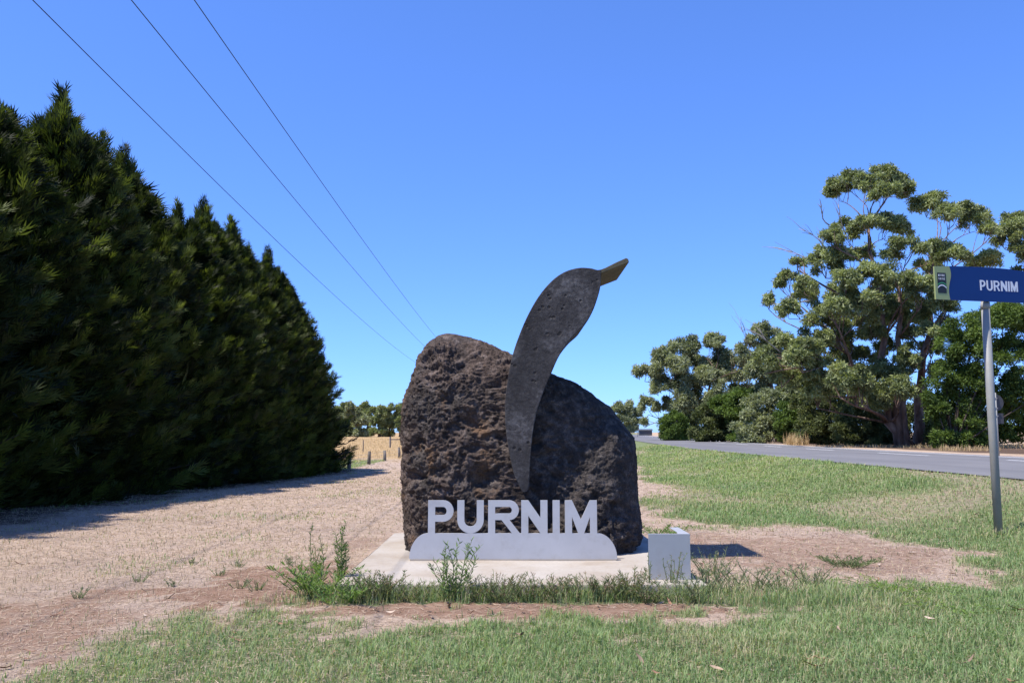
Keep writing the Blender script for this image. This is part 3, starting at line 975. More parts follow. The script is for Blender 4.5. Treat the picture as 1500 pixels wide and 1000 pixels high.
def gum_tree(name, label, base_px, D, clumps, rng, cols, bark, trunk_r, per_m2, leaf, group=None, depth=0.5, forks=None, ngroup=6, twigs=3, cat='tree', puffs=9, low=-0.35, dead=(), yo=None):
    """clumps: (px, py, rx, ry) in photograph pixels at the tree's distance D"""
    bx = at(base_px, 640, D)[0]; gz = float(terrain(bx, D))
    root = thing(name, label, cat, (bx, D, gz), group)
    inv = Matrix.Translation((-bx, -D, -gz))
    k = D / FOC
    C, R = [], []
    spanx = max(c[0] for c in clumps) - min(c[0] for c in clumps)
    for (px, py, rx, ry) in clumps:
        ry = ry * 1.28
        dy = rng.uniform(-1, 1) * depth * spanx * k * 0.5
        p = at(px, py, D + dy)
        C.append(p); R.append((rx * k, rx * k * rng.uniform(0.85, 1.15), ry * k))
    C = np.array(C); R = np.array(R)
    v, q, t = clump_leaves(C, R, per_m2 * 5.4, rng, leaf[0] * 0.95, leaf[1] * 1.05, cols, puffs=int(puffs * 1.5), low=low, shell=0.3, puff_r=0.30)
    put('crown', np_mesh('crown', v, q, M['gum_leaf'], t), root).matrix_parent_inverse = inv
    # wood: a few stems from the base, each feeding the clumps nearest to it
    mb = MB()
    if forks is None:
        forks = [(base_px, None)]
    stems = []
    for fpx, tip in forks:
        s0 = np.array([at(fpx, 640, D)[0], D + rng.uniform(-0.4, 0.4), gz - 0.2])
        if tip is None:
            top = np.array([C[:, 0].mean(), D, gz + (C[:, 2].max() - gz) * 0.72])
        else:
            top = at(tip[0], tip[1], D + rng.uniform(-0.8, 0.8))
        n = 9
        tt = np.linspace(0, 1, n)
        p = s0 + (top - s0) * tt[:, None]
        wob = rng.normal(size=(n, 3)) * 0.03 * np.linalg.norm(top - s0); wob[0] = 0; wob[:, 2] = 0
        p += wob * 0.6
        r = trunk_r * (1 - 0.78 * tt) * (1 + 0.35 * np.exp(-tt * 14))
        mb.tube(p, r, 10)
        stems.append((p, r))
    for c, rr in zip(C, R):
        # attach low enough for the limb to climb
        best = None
        for p, r in stems:
            for j in range(2, len(p)):
                dz = c[2] - p[j, 2]; hd = np.hypot(c[0] - p[j, 0], c[1] - p[j, 1])
                cost = hd + abs(dz - 0.75 * hd) * 0.9 + max(0, -dz) * 3
                if best is None or cost < best[0]: best = (cost, p[j], r[j])
        a = best[1]; hub = c - np.array([0, 0, rr[2] * 0.75])
        L = np.linalg.norm(hub - a)
        r0 = min(best[2] * 0.6, 0.02 + 0.014 * L)
        pth = limb_path(a, hub, rng, 7, 0.06, 0.15)
        mb.tube(pth, np.linspace(r0, r0 * 0.4, 7), 6)
        for _ in range(twigs):
            d = rand_dirs(rng, 1)[0]; d[2] = abs(d[2]) + 0.2
            e = c + d * rr * 0.75
            st = pth[rng.integers(4, 7)]
            mb.tube(limb_path(st, e, rng, 5, 0.08, 0.1), np.linspace(r0 * 0.4, 0.012, 5), 4, False)
    put('trunk', mb.mesh('trunk', bark, True), root).matrix_parent_inverse = inv
    for (x0, y0, x1, y1) in dead:
        mb = MB(); a = at(x0, y0, D); b = at(x1, y1, D + rng.uniform(-1, 1))
        pth = limb_path(a, b, rng, 7, 0.05, 0.2); L = np.linalg.norm(b - a)
        mb.tube(pth, np.linspace(0.045, 0.012, 7), 5)
        for _ in range(7):
            j = rng.integers(2, 6); d = (pth[j + 1] - pth[j]); d /= np.linalg.norm(d)
            d = d + rand_dirs(rng, 1)[0] * 0.45; d[2] += 0.2
            e = pth[j] + d * L * rng.uniform(0.15, 0.4)
            mb.tube(limb_path(pth[j], e, rng, 5, 0.06, 0.1), np.linspace(0.022, 0.008, 5), 4, False)
        put('dead_branch', mb.mesh('dead_branch', M['pale_bark'], True), root).matrix_parent_inverse = inv
    return root


def c6(lst):
    """clumps read off an enlarged view of the photograph"""
    return [(880 + a / 2.174, 230 + b / 2.174, c / 2.174, d / 2.174) for a, b, c, d in lst]


GUM = [(0.095, 0.122, 0.050), (0.37, 0.41, 0.185)]
GUM_GREY = [(0.105, 0.128, 0.070), (0.37, 0.395, 0.22)]
WATTLE = [(0.036, 0.066, 0.014), (0.155, 0.225, 0.048)]
OLIVE = [(0.048, 0.066, 0.025), (0.175, 0.20, 0.08)]

big = c6([(760, 110, 48, 36), (800, 85, 50, 34), (850, 90, 50, 36), (893, 72, 50, 36), (940, 95, 50, 36), (980, 115, 34, 28), (905, 120, 50, 26),
          (1035, 158, 52, 40), (1065, 140, 36, 28), (1100, 185, 40, 28), (1150, 180, 50, 32), (1195, 205, 50, 34), (1245, 232, 34, 20),
          (785, 240, 52, 42), (735, 262, 40, 24), (905, 225, 60, 38), (955, 238, 36, 32), (840, 212, 40, 22),
          (715, 345, 50, 44), (775, 322, 56, 38), (835, 312, 40, 26), (970, 300, 66, 30), (1050, 305, 60, 32), (1120, 325, 60, 28), (1205, 332, 66, 30),
          (626, 342, 26, 20), (535, 463, 20, 26), (600, 395, 40, 28), (598, 488, 36, 28), (655, 445, 48, 36), (648, 412, 34, 24), (570, 405, 22, 16),
          (855, 385, 52, 40), (945, 385, 54, 40), (1050, 352, 46, 30), (830, 445, 62, 44), (900, 432, 48, 36), (780, 400, 44, 34), (1010, 400, 46, 30),
          (700, 520, 54, 44), (745, 492, 44, 34), (835, 505, 54, 40), (1040, 512, 54, 44), (960, 478, 50, 36), (1020, 445, 44, 34), (1100, 470, 44, 36),
          (680, 585, 52, 38), (760, 575, 46, 36), (860, 560, 52, 36), (930, 520, 44, 36), (1060, 560, 44, 34), (985, 560, 44, 30),
          (590, 612, 52, 42), (522, 655, 36, 36), (640, 650, 46, 36), (700, 690, 52, 42), (770, 640, 46, 40), (840, 640, 44, 34),
          (830, 735, 44, 50), (905, 705, 54, 44), (965, 680, 40, 34), (905, 620, 44, 34), (1050, 610, 40, 34), (640, 720, 44, 34), (575, 700, 40, 34),
          (720, 620, 50, 40), (800, 690, 50, 44), (860, 690, 50, 40), (940, 750, 46, 44), (760, 720, 50, 44), (1000, 640, 40, 34), (650, 610, 46, 38), (800, 540, 46, 36), (990, 520, 46, 36), (880, 780, 50, 44), (690, 760, 46, 40), (1070, 690, 36, 40), (900, 480, 46, 36), (760, 440, 46, 36)])
gum_tree('gum_tree', 'tallest spreading gum tree with layered leaf clumps across the road', 1325, 51, big, np.random.default_rng(4), GUM, M['gum_bark'], 0.30, 62, (0.24, 0.085),
         depth=0.55, forks=[(1318, (1268, 330)), (1322, (1318, 400)), (1346, (1362, 380)), (1330, (1225, 500))], twigs=5,
         dead=[(1205, 400, 1140, 365), (1190, 440, 1128, 452), (1215, 380, 1170, 335), (1150, 520, 1085, 478), (1240, 345, 1228, 300), (1215, 330, 1200, 300)])

right_gum = c6([(1285, 262, 40, 34), (1325, 245, 40, 40), (1322, 205, 40, 28), (1380, 215, 56, 40), (1440, 240, 60, 44), (1345, 300, 44, 28), (1400, 290, 60, 36), (1500, 280, 60, 44),
                (1380, 360, 60, 40), (1470, 370, 70, 44), (1420, 440, 60, 40)])
gum_tree('gum_tree', 'gum tree with high crown rising behind the blue town sign', 1560, 56, right_gum, np.random.default_rng(8), GUM, M['gum_bark'], 0.34, 58, (0.24, 0.085),
         depth=0.5, forks=[(1560, (1520, 400))], twigs=4)

mid = c6([(505, 568, 40, 30), (550, 590, 44, 34), (480, 592, 24, 18), (535, 640, 44, 34), (600, 660, 44, 36), (560, 700, 44, 40), (500, 690, 40, 34), (610, 720, 40, 40), (540, 740, 44, 40)])
gum_tree('gum_tree', 'lean grey-green gum between the tallest gum and the rounded roadside gum', 1135, 74, mid, np.random.default_rng(12), GUM_GREY, M['gum_bark'], 0.3, 34, (0.34, 0.12),
         forks=[(1140, (1120, 510))], dead=[(1120, 560, 1082, 478)])

second = c6([(250, 615, 46, 30), (330, 605, 54, 34), (375, 598, 34, 24), (190, 645, 40, 32), (140, 690, 34, 26), (220, 675, 54, 38), (300, 665, 54, 40), (370, 655, 54, 38), (440, 648, 54, 34), (440, 605, 12, 10),
             (205, 738, 44, 34), (280, 735, 54, 44), (340, 715, 46, 38), (400, 715, 54, 44), (460, 700, 44, 38), (150, 795, 34, 26), (138, 848, 12, 14), (200, 800, 36, 26), (265, 795, 46, 44), (325, 790, 46, 44), (385, 780, 46, 44), (450, 760, 46, 44)])
gum_tree('gum_tree', 'broad rounded grey-green gum at the bend of the road', 1010, 92, second, np.random.default_rng(21), GUM_GREY, M['gum_bark'], 0.30, 30, (0.36, 0.13),
         forks=[(1000, (985, 540)), (1030, (1045, 545))], twigs=3)

small = c6([(75, 800, 30, 20), (50, 812, 24, 16), (98, 818, 30, 20), (70, 840, 36, 22), (105, 850, 26, 22), (88, 868, 26, 16)])
gum_tree('gum_tree', 'small far gum with open crown where the road vanishes', 922, 165, small, np.random.default_rng(31), GUM_GREY, M['gum_bark'], 0.25, 16, (0.5, 0.2),
         forks=[(921, (919, 600))], twigs=3)


def bush(name, label, lumps, D, rng, cols, per_m2, leaf, stem_px, group=None, cat='shrub', mat='shrub_leaf', droop=-0.1, puffs=12, skirt=True):
    bx = at(stem_px, 640, D)[0]; gz = float(terrain(bx, D)); k = D / FOC
    root = thing(name, label, cat, (bx, D, gz), group); inv = Matrix.Translation((-bx, -D, -gz))
    C, R = [], []
    for (px, py, rx, ry) in lumps:
        p = at(px, py, D + rng.uniform(-0.5, 0.5) * rx * k)
        rz = ry * k
        if skirt and p[2] - rz < gz + 0.1: p[2] = gz + rz * 0.9
        C.append(p); R.append((rx * k, rx * k, rz))
        if skirt and p[2] - rz < gz + 1.3:
            h_ = max(0.5, min(1.1, rz * 0.7))
            C.append(np.array([p[0] + rng.uniform(-0.4, 0.4), p[1] - 0.2 * rx * k, gz + h_ * 0.75])); R.append((rx * k * 0.95, rx * k * 0.8, h_))
    v, q, t = clump_leaves(np.array(C), np.array(R), per_m2 * 4.6, rng, leaf[0] * 1.1, leaf[1] * 1.5, cols, droop=droop, puffs=puffs, low=-0.9, shell=0.35)
    v[:, 2] = np.maximum(v[:, 2], gz + 0.02)
    put('foliage', np_mesh('foliage', v, q, M[mat], t), root).matrix_parent_inverse = inv
    mb = MB()
    for c, r in zip(C, R):
        s = np.array([bx + rng.uniform(-0.2, 0.2), D + rng.uniform(-0.2, 0.2), gz - 0.1])
        mb.tube(limb_path(s, c, rng, 6, 0.05, 0.1), np.linspace(0.06, 0.02, 6), 6)
    put('stem', mb.mesh('stem', M['dark_bark'], True), root).matrix_parent_inverse = inv
    return root


RG = np.random.default_rng(77)
wattle = c6([(1115, 600, 50, 60), (1160, 560, 56, 56), (1220, 545, 60, 60), (1280, 520, 60, 60), (1340, 520, 56, 56), (1400, 540, 60, 70), (1150, 660, 56, 60), (1230, 640, 60, 60), (1310, 620, 60, 60), (1390, 640, 60, 60),
             (1100, 700, 46, 50), (1180, 730, 56, 56), (1270, 720, 60, 60), (1350, 710, 56, 60), (1060, 755, 40, 50), (1130, 790, 48, 56), (1220, 800, 50, 50), (1310, 790, 50, 56), (1390, 760, 60, 60), (1080, 830, 40, 50), (1170, 850, 40, 36)])
bush('wattle_tree', 'dense bright green bushy tree standing behind the town sign post', wattle, 46, RG, WATTLE, 75, (0.17, 0.05), 1400, cat='tree', puffs=14)
bush('round_shrub', 'round dark green shrub beside a white guide post', c6([(232, 850, 40, 36), (222, 880, 40, 28), (250, 876, 36, 28), (228, 830, 24, 20)]), 88, RG, WATTLE, 55, (0.22, 0.08), 987)
bush('roadside_shrub', 'olive green shrub mass next to the round dark shrub', c6([(330, 830, 40, 40), (370, 800, 46, 40), (345, 870, 50, 34), (400, 850, 50, 50)]), 76, RG, OLIVE, 40, (0.24, 0.09), 1045)
bush('roadside_shrub', 'bright green upright shrub behind the roadside shrubs', c6([(420, 785, 50, 36), (460, 770, 44, 36), (440, 820, 56, 40), (390, 790, 40, 34)]), 74, RG, WATTLE, 42, (0.22, 0.08), 1075)
bush('roadside_shrub', 'wide grey-green shrub under the lean gum', c6([(540, 770, 54, 36), (590, 765, 50, 34), (510, 800, 50, 44), (480, 850, 56, 44), (530, 860, 50, 40)]), 68, RG, GUM_GREY, 42, (0.22, 0.085), 1110)
bush('roadside_shrub', 'fresh green shrub behind the tall golden grass', c6([(610, 815, 40, 50), (590, 850, 44, 40), (635, 850, 40, 40)]), 66, RG, WATTLE, 44, (0.20, 0.075), 1165)
bush('roadside_shrub', 'dark olive shrub at the left foot of the tallest gum', c6([(680, 800, 46, 44), (720, 840, 50, 44), (670, 860, 46, 40), (730, 780, 40, 40), (640, 790, 36, 40)]), 58, RG, OLIVE, 48, (0.18, 0.07), 1200)
bush('roadside_shrub', 'shaded dark shrub under the tallest gum trunks', c6([(800, 830, 46, 50), (860, 850, 50, 50), (780, 870, 50, 34), (840, 800, 40, 40), (900, 870, 40, 34)]), 55, RG, OLIVE, 46, (0.18, 0.07), 1262)
bush('roadside_shrub', 'low dark shrub between the gum trunks and the bushy tree', c6([(1090, 860, 40, 40), (1060, 880, 30, 24), (1110, 885, 34, 24)]), 50, RG, OLIVE, 46, (0.18, 0.07), 1380)


bush('roadside_shrub', 'broad dark shrub filling the shade behind the tallest gum trunks', c6([(900, 800, 60, 60), (980, 780, 60, 60), (960, 850, 60, 50), (880, 860, 60, 44), (1030, 830, 50, 60), (840, 760, 50, 50)]), 60, RG, OLIVE, 34, (0.22, 0.085), 1315)
bush('roadside_shrub', 'tall olive shrub behind the lean gum and the tallest gum', c6([(640, 760, 56, 54), (710, 750, 60, 56), (770, 780, 56, 56), (600, 770, 50, 50), (690, 820, 60, 50), (760, 840, 60, 44)]), 68, RG, OLIVE, 30, (0.24, 0.095), 1200)
bush('roadside_shrub', 'grey shrub behind the round shrub under the rounded gum', c6([(300, 800, 50, 50), (270, 850, 50, 40), (360, 840, 50, 50), (430, 850, 56, 44)]), 96, RG, OLIVE, 26, (0.3, 0.12), 1030)
bush('roadside_shrub', 'leafy shrub behind the bushy tree at the road edge', c6([(1180, 820, 60, 54), (1260, 820, 60, 54), (1340, 830, 60, 54), (1420, 820, 60, 54), (1100, 820, 50, 50)]), 58, RG, WATTLE, 34, (0.22, 0.09), 1420)

# ------------------------------------------------------------------ cypress hedgerow
def cypress_meshes(seed, H=9.6, R=3.35, full=2.7, wide=1.7):
    rng = np.random.default_rng(seed)
    prof = lambda t: R * (1 - np.clip(t, 0, 1) ** full) ** 1.02
    NB = 640
    t = rng.random(NB) ** 1.15 * 0.97
    ga = np.arange(NB) * 2.39996 + rng.normal(0, 0.25, NB)
    rad = prof(t) * rng.uniform(0.70, 1.10, NB) + 0.12
    tip = np.stack([np.cos(ga) * rad, np.sin(ga) * rad, 0.25 + t * (H - 0.5)], 1)
    out = np.stack([np.cos(ga), np.sin(ga), np.full(NB, 0.62) + 0.9 * t ** 2], 1); out /= np.linalg.norm(out, axis=1)[:, None]
    blen = np.clip(rad * 0.5, 0.6, 1.4)
    # spires at the top
    NL = 9
    la = np.arange(NL) * 2.4 + rng.random(NL); lr = rng.random(NL) * wide; lr[0] = 0.0
    lz = H * rng.uniform(0.92, 1.01, NL) - lr * 0.75
    lz[0] = H * 1.02
    k = 7                                  # plumes stacked up every spire
    f = np.tile(np.arange(k) / (k - 1), NL); w_ = np.repeat(np.arange(NL), k)
    an = rng.random(NL * k) * 6.28; off = 0.02 + 0.26 * f
    st = np.stack([np.cos(la[w_]) * lr[w_] + np.cos(an) * off, np.sin(la[w_]) * lr[w_] + np.sin(an) * off, lz[w_] - f * 1.5], 1)
    tip = np.vstack([tip, st])
    o2 = np.stack([np.cos(an) * (0.15 + 0.5 * f), np.sin(an) * (0.15 + 0.5 * f), np.ones(NL * k)], 1); o2 /= np.linalg.norm(o2, axis=1)[:, None]
    out = np.vstack([out, o2]); blen = np.concatenate([blen, np.full(NL * k, 0.6)])
    btint = rng.random(len(tip))
    per = 38
    n = len(tip) * per
    w = np.repeat(np.arange(len(tip)), per)
    s = rng.random(n) ** 0.9
    wid = np.where(w < NB, 1.0, 0.45)
    spread = rng.normal(size=(n, 3)) * (0.03 + 0.24 * s[:, None]) * (np.clip(blen[w], 0.5, 1.0) * wid)[:, None]
    spread[:, 2] *= 0.6
    pos = tip[w] - out[w] * (blen[w] * s)[:, None] + spread
    ax = out[w] + rng.normal(size=(n, 3)) * 0.33; ax[:, 2] += 0.08
    # inner fill
    n2 = 3200
    t2 = rng.random(n2) ** 1.1 * 0.93; a2 = rng.random(n2) * 6.2832; r2 = prof(t2) * np.sqrt(rng.random(n2)) * 0.82
    pos2 = np.stack([np.cos(a2) * r2, np.sin(a2) * r2, 0.15 + t2 * (H - 0.5)], 1)
    ax2 = np.stack([np.cos(a2), np.sin(a2), np.full(n2, 0.4)], 1) + rng.normal(size=(n2, 3)) * 0.5
    pos = np.vstack([pos, pos2]); ax = np.vstack([ax, ax2])
    ax /= np.linalg.norm(ax, axis=1)[:, None]
    size = np.concatenate([rng.uniform(0.22, 0.48, n), rng.uniform(0.5, 0.8, n2)])
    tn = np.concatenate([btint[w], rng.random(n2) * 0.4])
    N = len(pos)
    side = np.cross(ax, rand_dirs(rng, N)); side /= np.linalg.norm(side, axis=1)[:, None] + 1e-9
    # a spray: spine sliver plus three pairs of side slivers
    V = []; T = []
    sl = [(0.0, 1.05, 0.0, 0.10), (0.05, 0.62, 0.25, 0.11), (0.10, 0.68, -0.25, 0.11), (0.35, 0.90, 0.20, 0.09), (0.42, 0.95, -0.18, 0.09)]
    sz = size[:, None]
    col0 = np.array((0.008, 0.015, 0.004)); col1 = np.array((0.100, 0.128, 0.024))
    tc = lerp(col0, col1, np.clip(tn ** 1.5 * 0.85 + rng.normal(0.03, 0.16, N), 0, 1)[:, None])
    for (b, e, lat, wd) in sl:
        p0 = pos + ax * sz * b; p1 = pos + ax * sz * e + side * sz * lat
        d = p1 - p0; nn = np.cross(ax, side); pr = np.cross(d, nn); pr /= np.linalg.norm(pr, axis=1)[:, None] + 1e-9
        V.append(np.stack([p0 - pr * sz * wd * 0.5, p0 + d * 0.5 + pr * sz * wd * 0.6, p1], 1))
        T.append(np.repeat(tc[:, None], 3, 1))
    v = np.stack(V, 1).reshape(-1, 3); tt = np.stack(T, 1).reshape(-1, 3)
    v[:, 2] = np.maximum(v[:, 2], 0.03)
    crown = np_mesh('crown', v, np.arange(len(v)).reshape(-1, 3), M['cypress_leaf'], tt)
    mb = MB()
    mb.tube([(0, 0, -0.3), (0.05, 0, H * 0.3), (0, 0.05, H * 0.65), (0, 0, H * 0.96)], [0.28, 0.22, 0.12, 0.03], 10)
    for i in range(0, NB, 7):
        st = np.array([0, 0, max(0.2, tip[i, 2] - 0.6 * rad[i])])
        mb.tube([st, (st + tip[i]) / 2 + [0, 0, -0.1], tip[i]], [0.045, 0.03, 0.008], 5, False)
    return crown, mb.mesh('trunk', M['dark_bark'], True)


CYP = [cypress_meshes(3), cypress_meshes(14, full=2.2, wide=1.3), cypress_meshes(25, full=1.8, wide=0.95)]
HEDGE = [(5.5, 9.0), (8.6, 8.7), (11.8, 9.1), (14.9, 8.9), (18.0, 8.8), (20.9, 9.6), (24.6, 9.4), (28.2, 8.7), (31.3, 9.6), (33.9, 9.6), (36.5, 9.0), (38.9, 9.4), (42.0, 8.7)]
RH = np.random.default_rng(5)
for k, (y, h) in enumerate(HEDGE):
    x = -11.5 + RH.uniform(-0.25, 0.25); gz = float(terrain(x, y))
    last = k == len(HEDGE) - 1
    root = thing('cypress_tree', 'end cypress of the hedgerow with bare low branches near the fence' if last else 'tall dark green cypress standing within the unbroken hedgerow', 'tree', (x, y, gz), 'cypress hedgerow')
    cr, tr = CYP[2 if last else (0, 1, 0, 2, 0, 1, 1, 0, 1, 2, 0, 1)[k]]
    a = RH.uniform(0, 6.28)
    for nm, me in (('crown', cr), ('trunk', tr)):
        o = put(nm, me, root); o.rotation_euler = (0, 0, a); o.scale = (1.0, 1.0, (h + 0.1 - gz) / 9.6)
    if last:
        for (ax_, az, l) in ((3.0, 0.75, 1.1), (3.0, 1.2, 1.0), (2.6, 0.35, 0.9)):
            mb = MB()
            p = [(0.5, -0.6, az), (ax_ - 0.6, -1.0, az + 0.0), (ax_ + l * 0.5, -1.1, az + 0.15), (ax_ + l, -1.1, az + 0.45)]
            mb.tube(p, [0.05, 0.035, 0.02, 0.008], 6)
            for _ in range(9):
                s = RH.uniform(0.45, 1); q = np.array(p[1]) * (1 - s) + np.array(p[3]) * s; q[2] -= 0.08
                mb.tube([q, q + np.array([0.22, RH.uniform(-.15, .15), RH.uniform(-.05, .22)])], [0.02, 0.006], 4, False)
            put('bare_branch', mb.mesh('bare_branch', M['dark_bark'], True), root)

# ------------------------------------------------------------------ far trees beyond the field
RT = np.random.default_rng(91)
far = [(482, 620, 22, 18, 150, 'pale grey-green low tree at the hedge end beyond the field', GUM_GREY), (506, 606, 20, 20, 215, None, GUM), (522, 603, 18, 19, 200, None, GUM_GREY), (538, 605, 17, 18, 210, None, GUM), (555, 608, 16, 17, 205, None, GUM),
       (570, 609, 16, 17, 212, None, GUM_GREY), (586, 607, 16, 18, 206, None, GUM), (602, 606, 16, 18, 210, None, GUM), (620, 608, 16, 18, 208, None, GUM_GREY), (640, 606, 18, 18, 212, None, GUM)]
for (px, py, rx, ry, D, lab, cols) in far:
    cl = [(px + RT.uniform(-0.65, 0.65) * rx, py + RT.uniform(-0.55, 1.0) * ry, rx * RT.uniform(0.35, 0.55), ry * RT.uniform(0.25, 0.42)) for _ in range(11)] + [(px + RT.uniform(-0.7, 0.7) * rx, 634 + RT.uniform(-4, 3), rx * RT.uniform(0.3, 0.5), 5) for _ in range(4)]
    gum_tree('field_tree', lab or 'distant dark gum in the tree line beyond the golden field', px, D, cl, RT, cols, M['gum_bark'], 0.3, 14, (0.55, 0.22),
             group='tree line beyond the field', forks=[(px, (px, py))], twigs=2)


# ------------------------------------------------------------------ power lines
def build_lines():
    YA, YB = -12.0, 115.0
    W = [(-7.73, -9.03, 10.0, 8.88, 1.89), (-6.42, -6.42, 10.01, 9.0, 1.80), (-5.50, -4.84, 9.88, 9.0, 1.62)]
    names = ['thin black power line nearest to the cypress hedgerow', 'thin black power line running between the other two lines', 'thin black power line farthest from the cypress hedgerow']
    for (xa, xb, za, zb, sg), lab in zip(W, names):
        t = np.linspace(0, 1, 70)
        p = np.stack([xa + (xb - xa) * t, YA + (YB - YA) * t, za + (zb - za) * t - 4 * sg * t * (1 - t)], 1)
        mb = MB(); mb.tube(p, 0.009, 6)
        put('power_line', mb.mesh('power_line', M['wire'], True), None, lab, 'power line', 'overhead power lines')
    for y, xs, zs, lab in ((YA, [w[0] for w in W], [w[2] for w in W], 'timber power pole on the verge where the three lines start'), (YB, [w[1] for w in W], [w[3] for w in W], 'timber power pole with crossarm in the far field behind the boulder')):
        x = float(np.mean(xs)); g = float(terrain(x, y)); zt = min(zs)
        r = thing('power_pole', lab, 'power pole', (x, y, g), 'power poles')
        inv = Matrix.Translation((-x, -y, -g))
        mb = MB(); mb.tube([(x, y, g - 0.8), (x, y, g + 4), (x, y, zt + 0.15)], [0.17, 0.15, 0.11], 12)
        put('pole', mb.mesh('pole', M['post_wood'], True), r).matrix_parent_inverse = inv
        mb = MB(); mb.box(min(xs) - 0.2, max(xs) + 0.2, y - 0.17, y - 0.1, zt - 0.22, zt - 0.1)
        put('crossarm', mb.mesh('crossarm', M['post_wood']), r).matrix_parent_inverse = inv
        for xx, z in zip(xs, zs):
            mb = MB(); mb.tube([(xx, y - 0.135, zt - 0.11), (xx, y - 0.135, (zt + z) / 2), (xx, y - 0.1, z)], [0.03, 0.05, 0.025], 8)
            put('insulator', mb.mesh('insulator', M['sign_back'], True), r).matrix_parent_inverse = inv


build_lines()


# ------------------------------------------------------------------ fences, guide posts, far signs
def build_fence():
    ys = [45.0, 51.0, 57.0, 63.5, 70.0, 77.0, 84.0, 92.0]
    x0 = -8.5; g0 = float(terrain(x0, 45))
    r = thing('paddock_fence', 'old timber post and wire fence between the verge and the golden field', 'fence', (x0, 45, g0))
    inv = Matrix.Translation((-x0, -45, -g0)); rng = np.random.default_rng(2)
    tops = []
    for y in ys:
        x = x0 + rng.uniform(-0.05, 0.05) + 0.01 * (y - 45); g = float(terrain(x, y)); h = rng.uniform(0.68, 0.85)
        mb = MB(); l = rng.uniform(-0.08, 0.08)
        mb.tube([(x, y, g - 0.3), (x + l * 0.5, y, g + h * 0.5), (x + l, y, g + h)], [0.11, 0.10, 0.085], 8)
        put('post', mb.mesh('post', M['post_wood'], True), r).matrix_parent_inverse = inv
        tops.append((x, y, g))
    for z in (0.22, 0.42, 0.62):
        mb = MB(); mb.tube([(a, b, c + z) for a, b, c in tops], 0.006, 4)
        put('wire', mb.mesh('wire', M['galv']), r).matrix_parent_inverse = inv
    # a far railed gate in the field
    y = 95.0; xa = at(571.5, 650, y)[0]; g = float(terrain(xa, y))
    r = thing('field_gate', 'low dark timber rail gate far out in the golden field', 'gate', (xa, y, g)); inv = Matrix.Translation((-xa, -y, -g))
    for dx in (0, 2.6):
        mb = MB(); mb.tube([(xa + dx, y, g - 0.2), (xa + dx, y, g + 1.2)], 0.1, 8)
        put('post', mb.mesh('post', M['post_wood']), r).matrix_parent_inverse = inv
    mb = MB(); mb.box(xa + 0.1, xa + 2.5, y - 0.04, y + 0.04, g + 0.85, g + 0.97)
    put('rail', mb.mesh('rail', M['post_wood']), r).matrix_parent_inverse = inv
    y = 78.0; x = at(532, 655, y)[0]; g = float(terrain(x, y))
    mb = MB(); mb.tube([(x, y, g - 0.2), (x, y, g + 0.5), (x, y, g + 1.1)], 0.05, 6)
    put('stake', mb.mesh('stake', M['post_wood']), None, 'single thin stake standing in the golden field', 'stake')


build_fence()


def guide_post(px, D, xr, label):
    x = xr + float(road_off(D)); g = float(terrain(x, D))
    r = thing('guide_post', label, 'guide post', (x, D, g), 'white roadside guide posts')
    mb = MB(); mb.box(-0.055, 0.055, -0.02, 0.02, -0.2, 0.95)
    put('blade', bevel_mesh(mb.mesh('blade', M['post_white']), 0.008), r)
    mb = MB(); mb.box(-0.03, 0.03, -0.024, -0.0205, 0.72, 0.84)
    put('reflector', mb.mesh('reflector', M['sign_back']), r)


guide_post(995, 96, 18.2, 'white guide post in front of the round dark shrub')
guide_post(930, 168, 18.2, 'white guide post where the road vanishes')


def rear_sign():
    D = 31.0; x = at(1461.5, 640, D)[0]; g = float(terrain(x, D))
    r = thing('road_sign', 'thin grey post with dark sign plates seen from behind, across road', 'road sign', (x, D, g))
    zt = at(1460, 575, D)[2] - g
    mb = MB(); mb.tube([(0, 0, -0.3), (0, 0, zt)], 0.032, 10)
    put('post', mb.mesh('post', M['galv'], True), r)
    mb = MB()
    n = 24; a = np.arange(n) * 2 * math.pi / n; rad = 0.31; zc = zt - 0.36
    v = [(rad * math.cos(t) + 0.0, 0.04, zc + rad * math.sin(t)) for t in a] + [(rad * math.cos(t), 0.046, zc + rad * math.sin(t)) for t in a] + [(0, 0.04, zc), (0, 0.046, zc)]
    q = [(i, (i + 1) % n, n + (i + 1) % n, n + i) for i in range(n)]
    t_ = [(2 * n, (i + 1) % n, i) for i in range(n)] + [(2 * n + 1, n + i, n + (i + 1) % n) for i in range(n)]
    mb.add(v, q, t_)
    put('round_plate', mb.mesh('round_plate', M['sign_back']), r)
    mb = MB(); mb.box(-0.28, 0.28, 0.04, 0.046, zt - 1.12, zt - 0.74)
    put('lower_plate', mb.mesh('lower_plate', M['sign_back']), r)
    for z in (zt - 0.2, zt - 0.56, zt - 0.84):
        mb = MB(); mb.box(-0.05, 0.05, -0.04, 0.039, z - 0.02, z + 0.02)
        put('clamp', mb.mesh('clamp', M['galv']), r)


rear_sign()


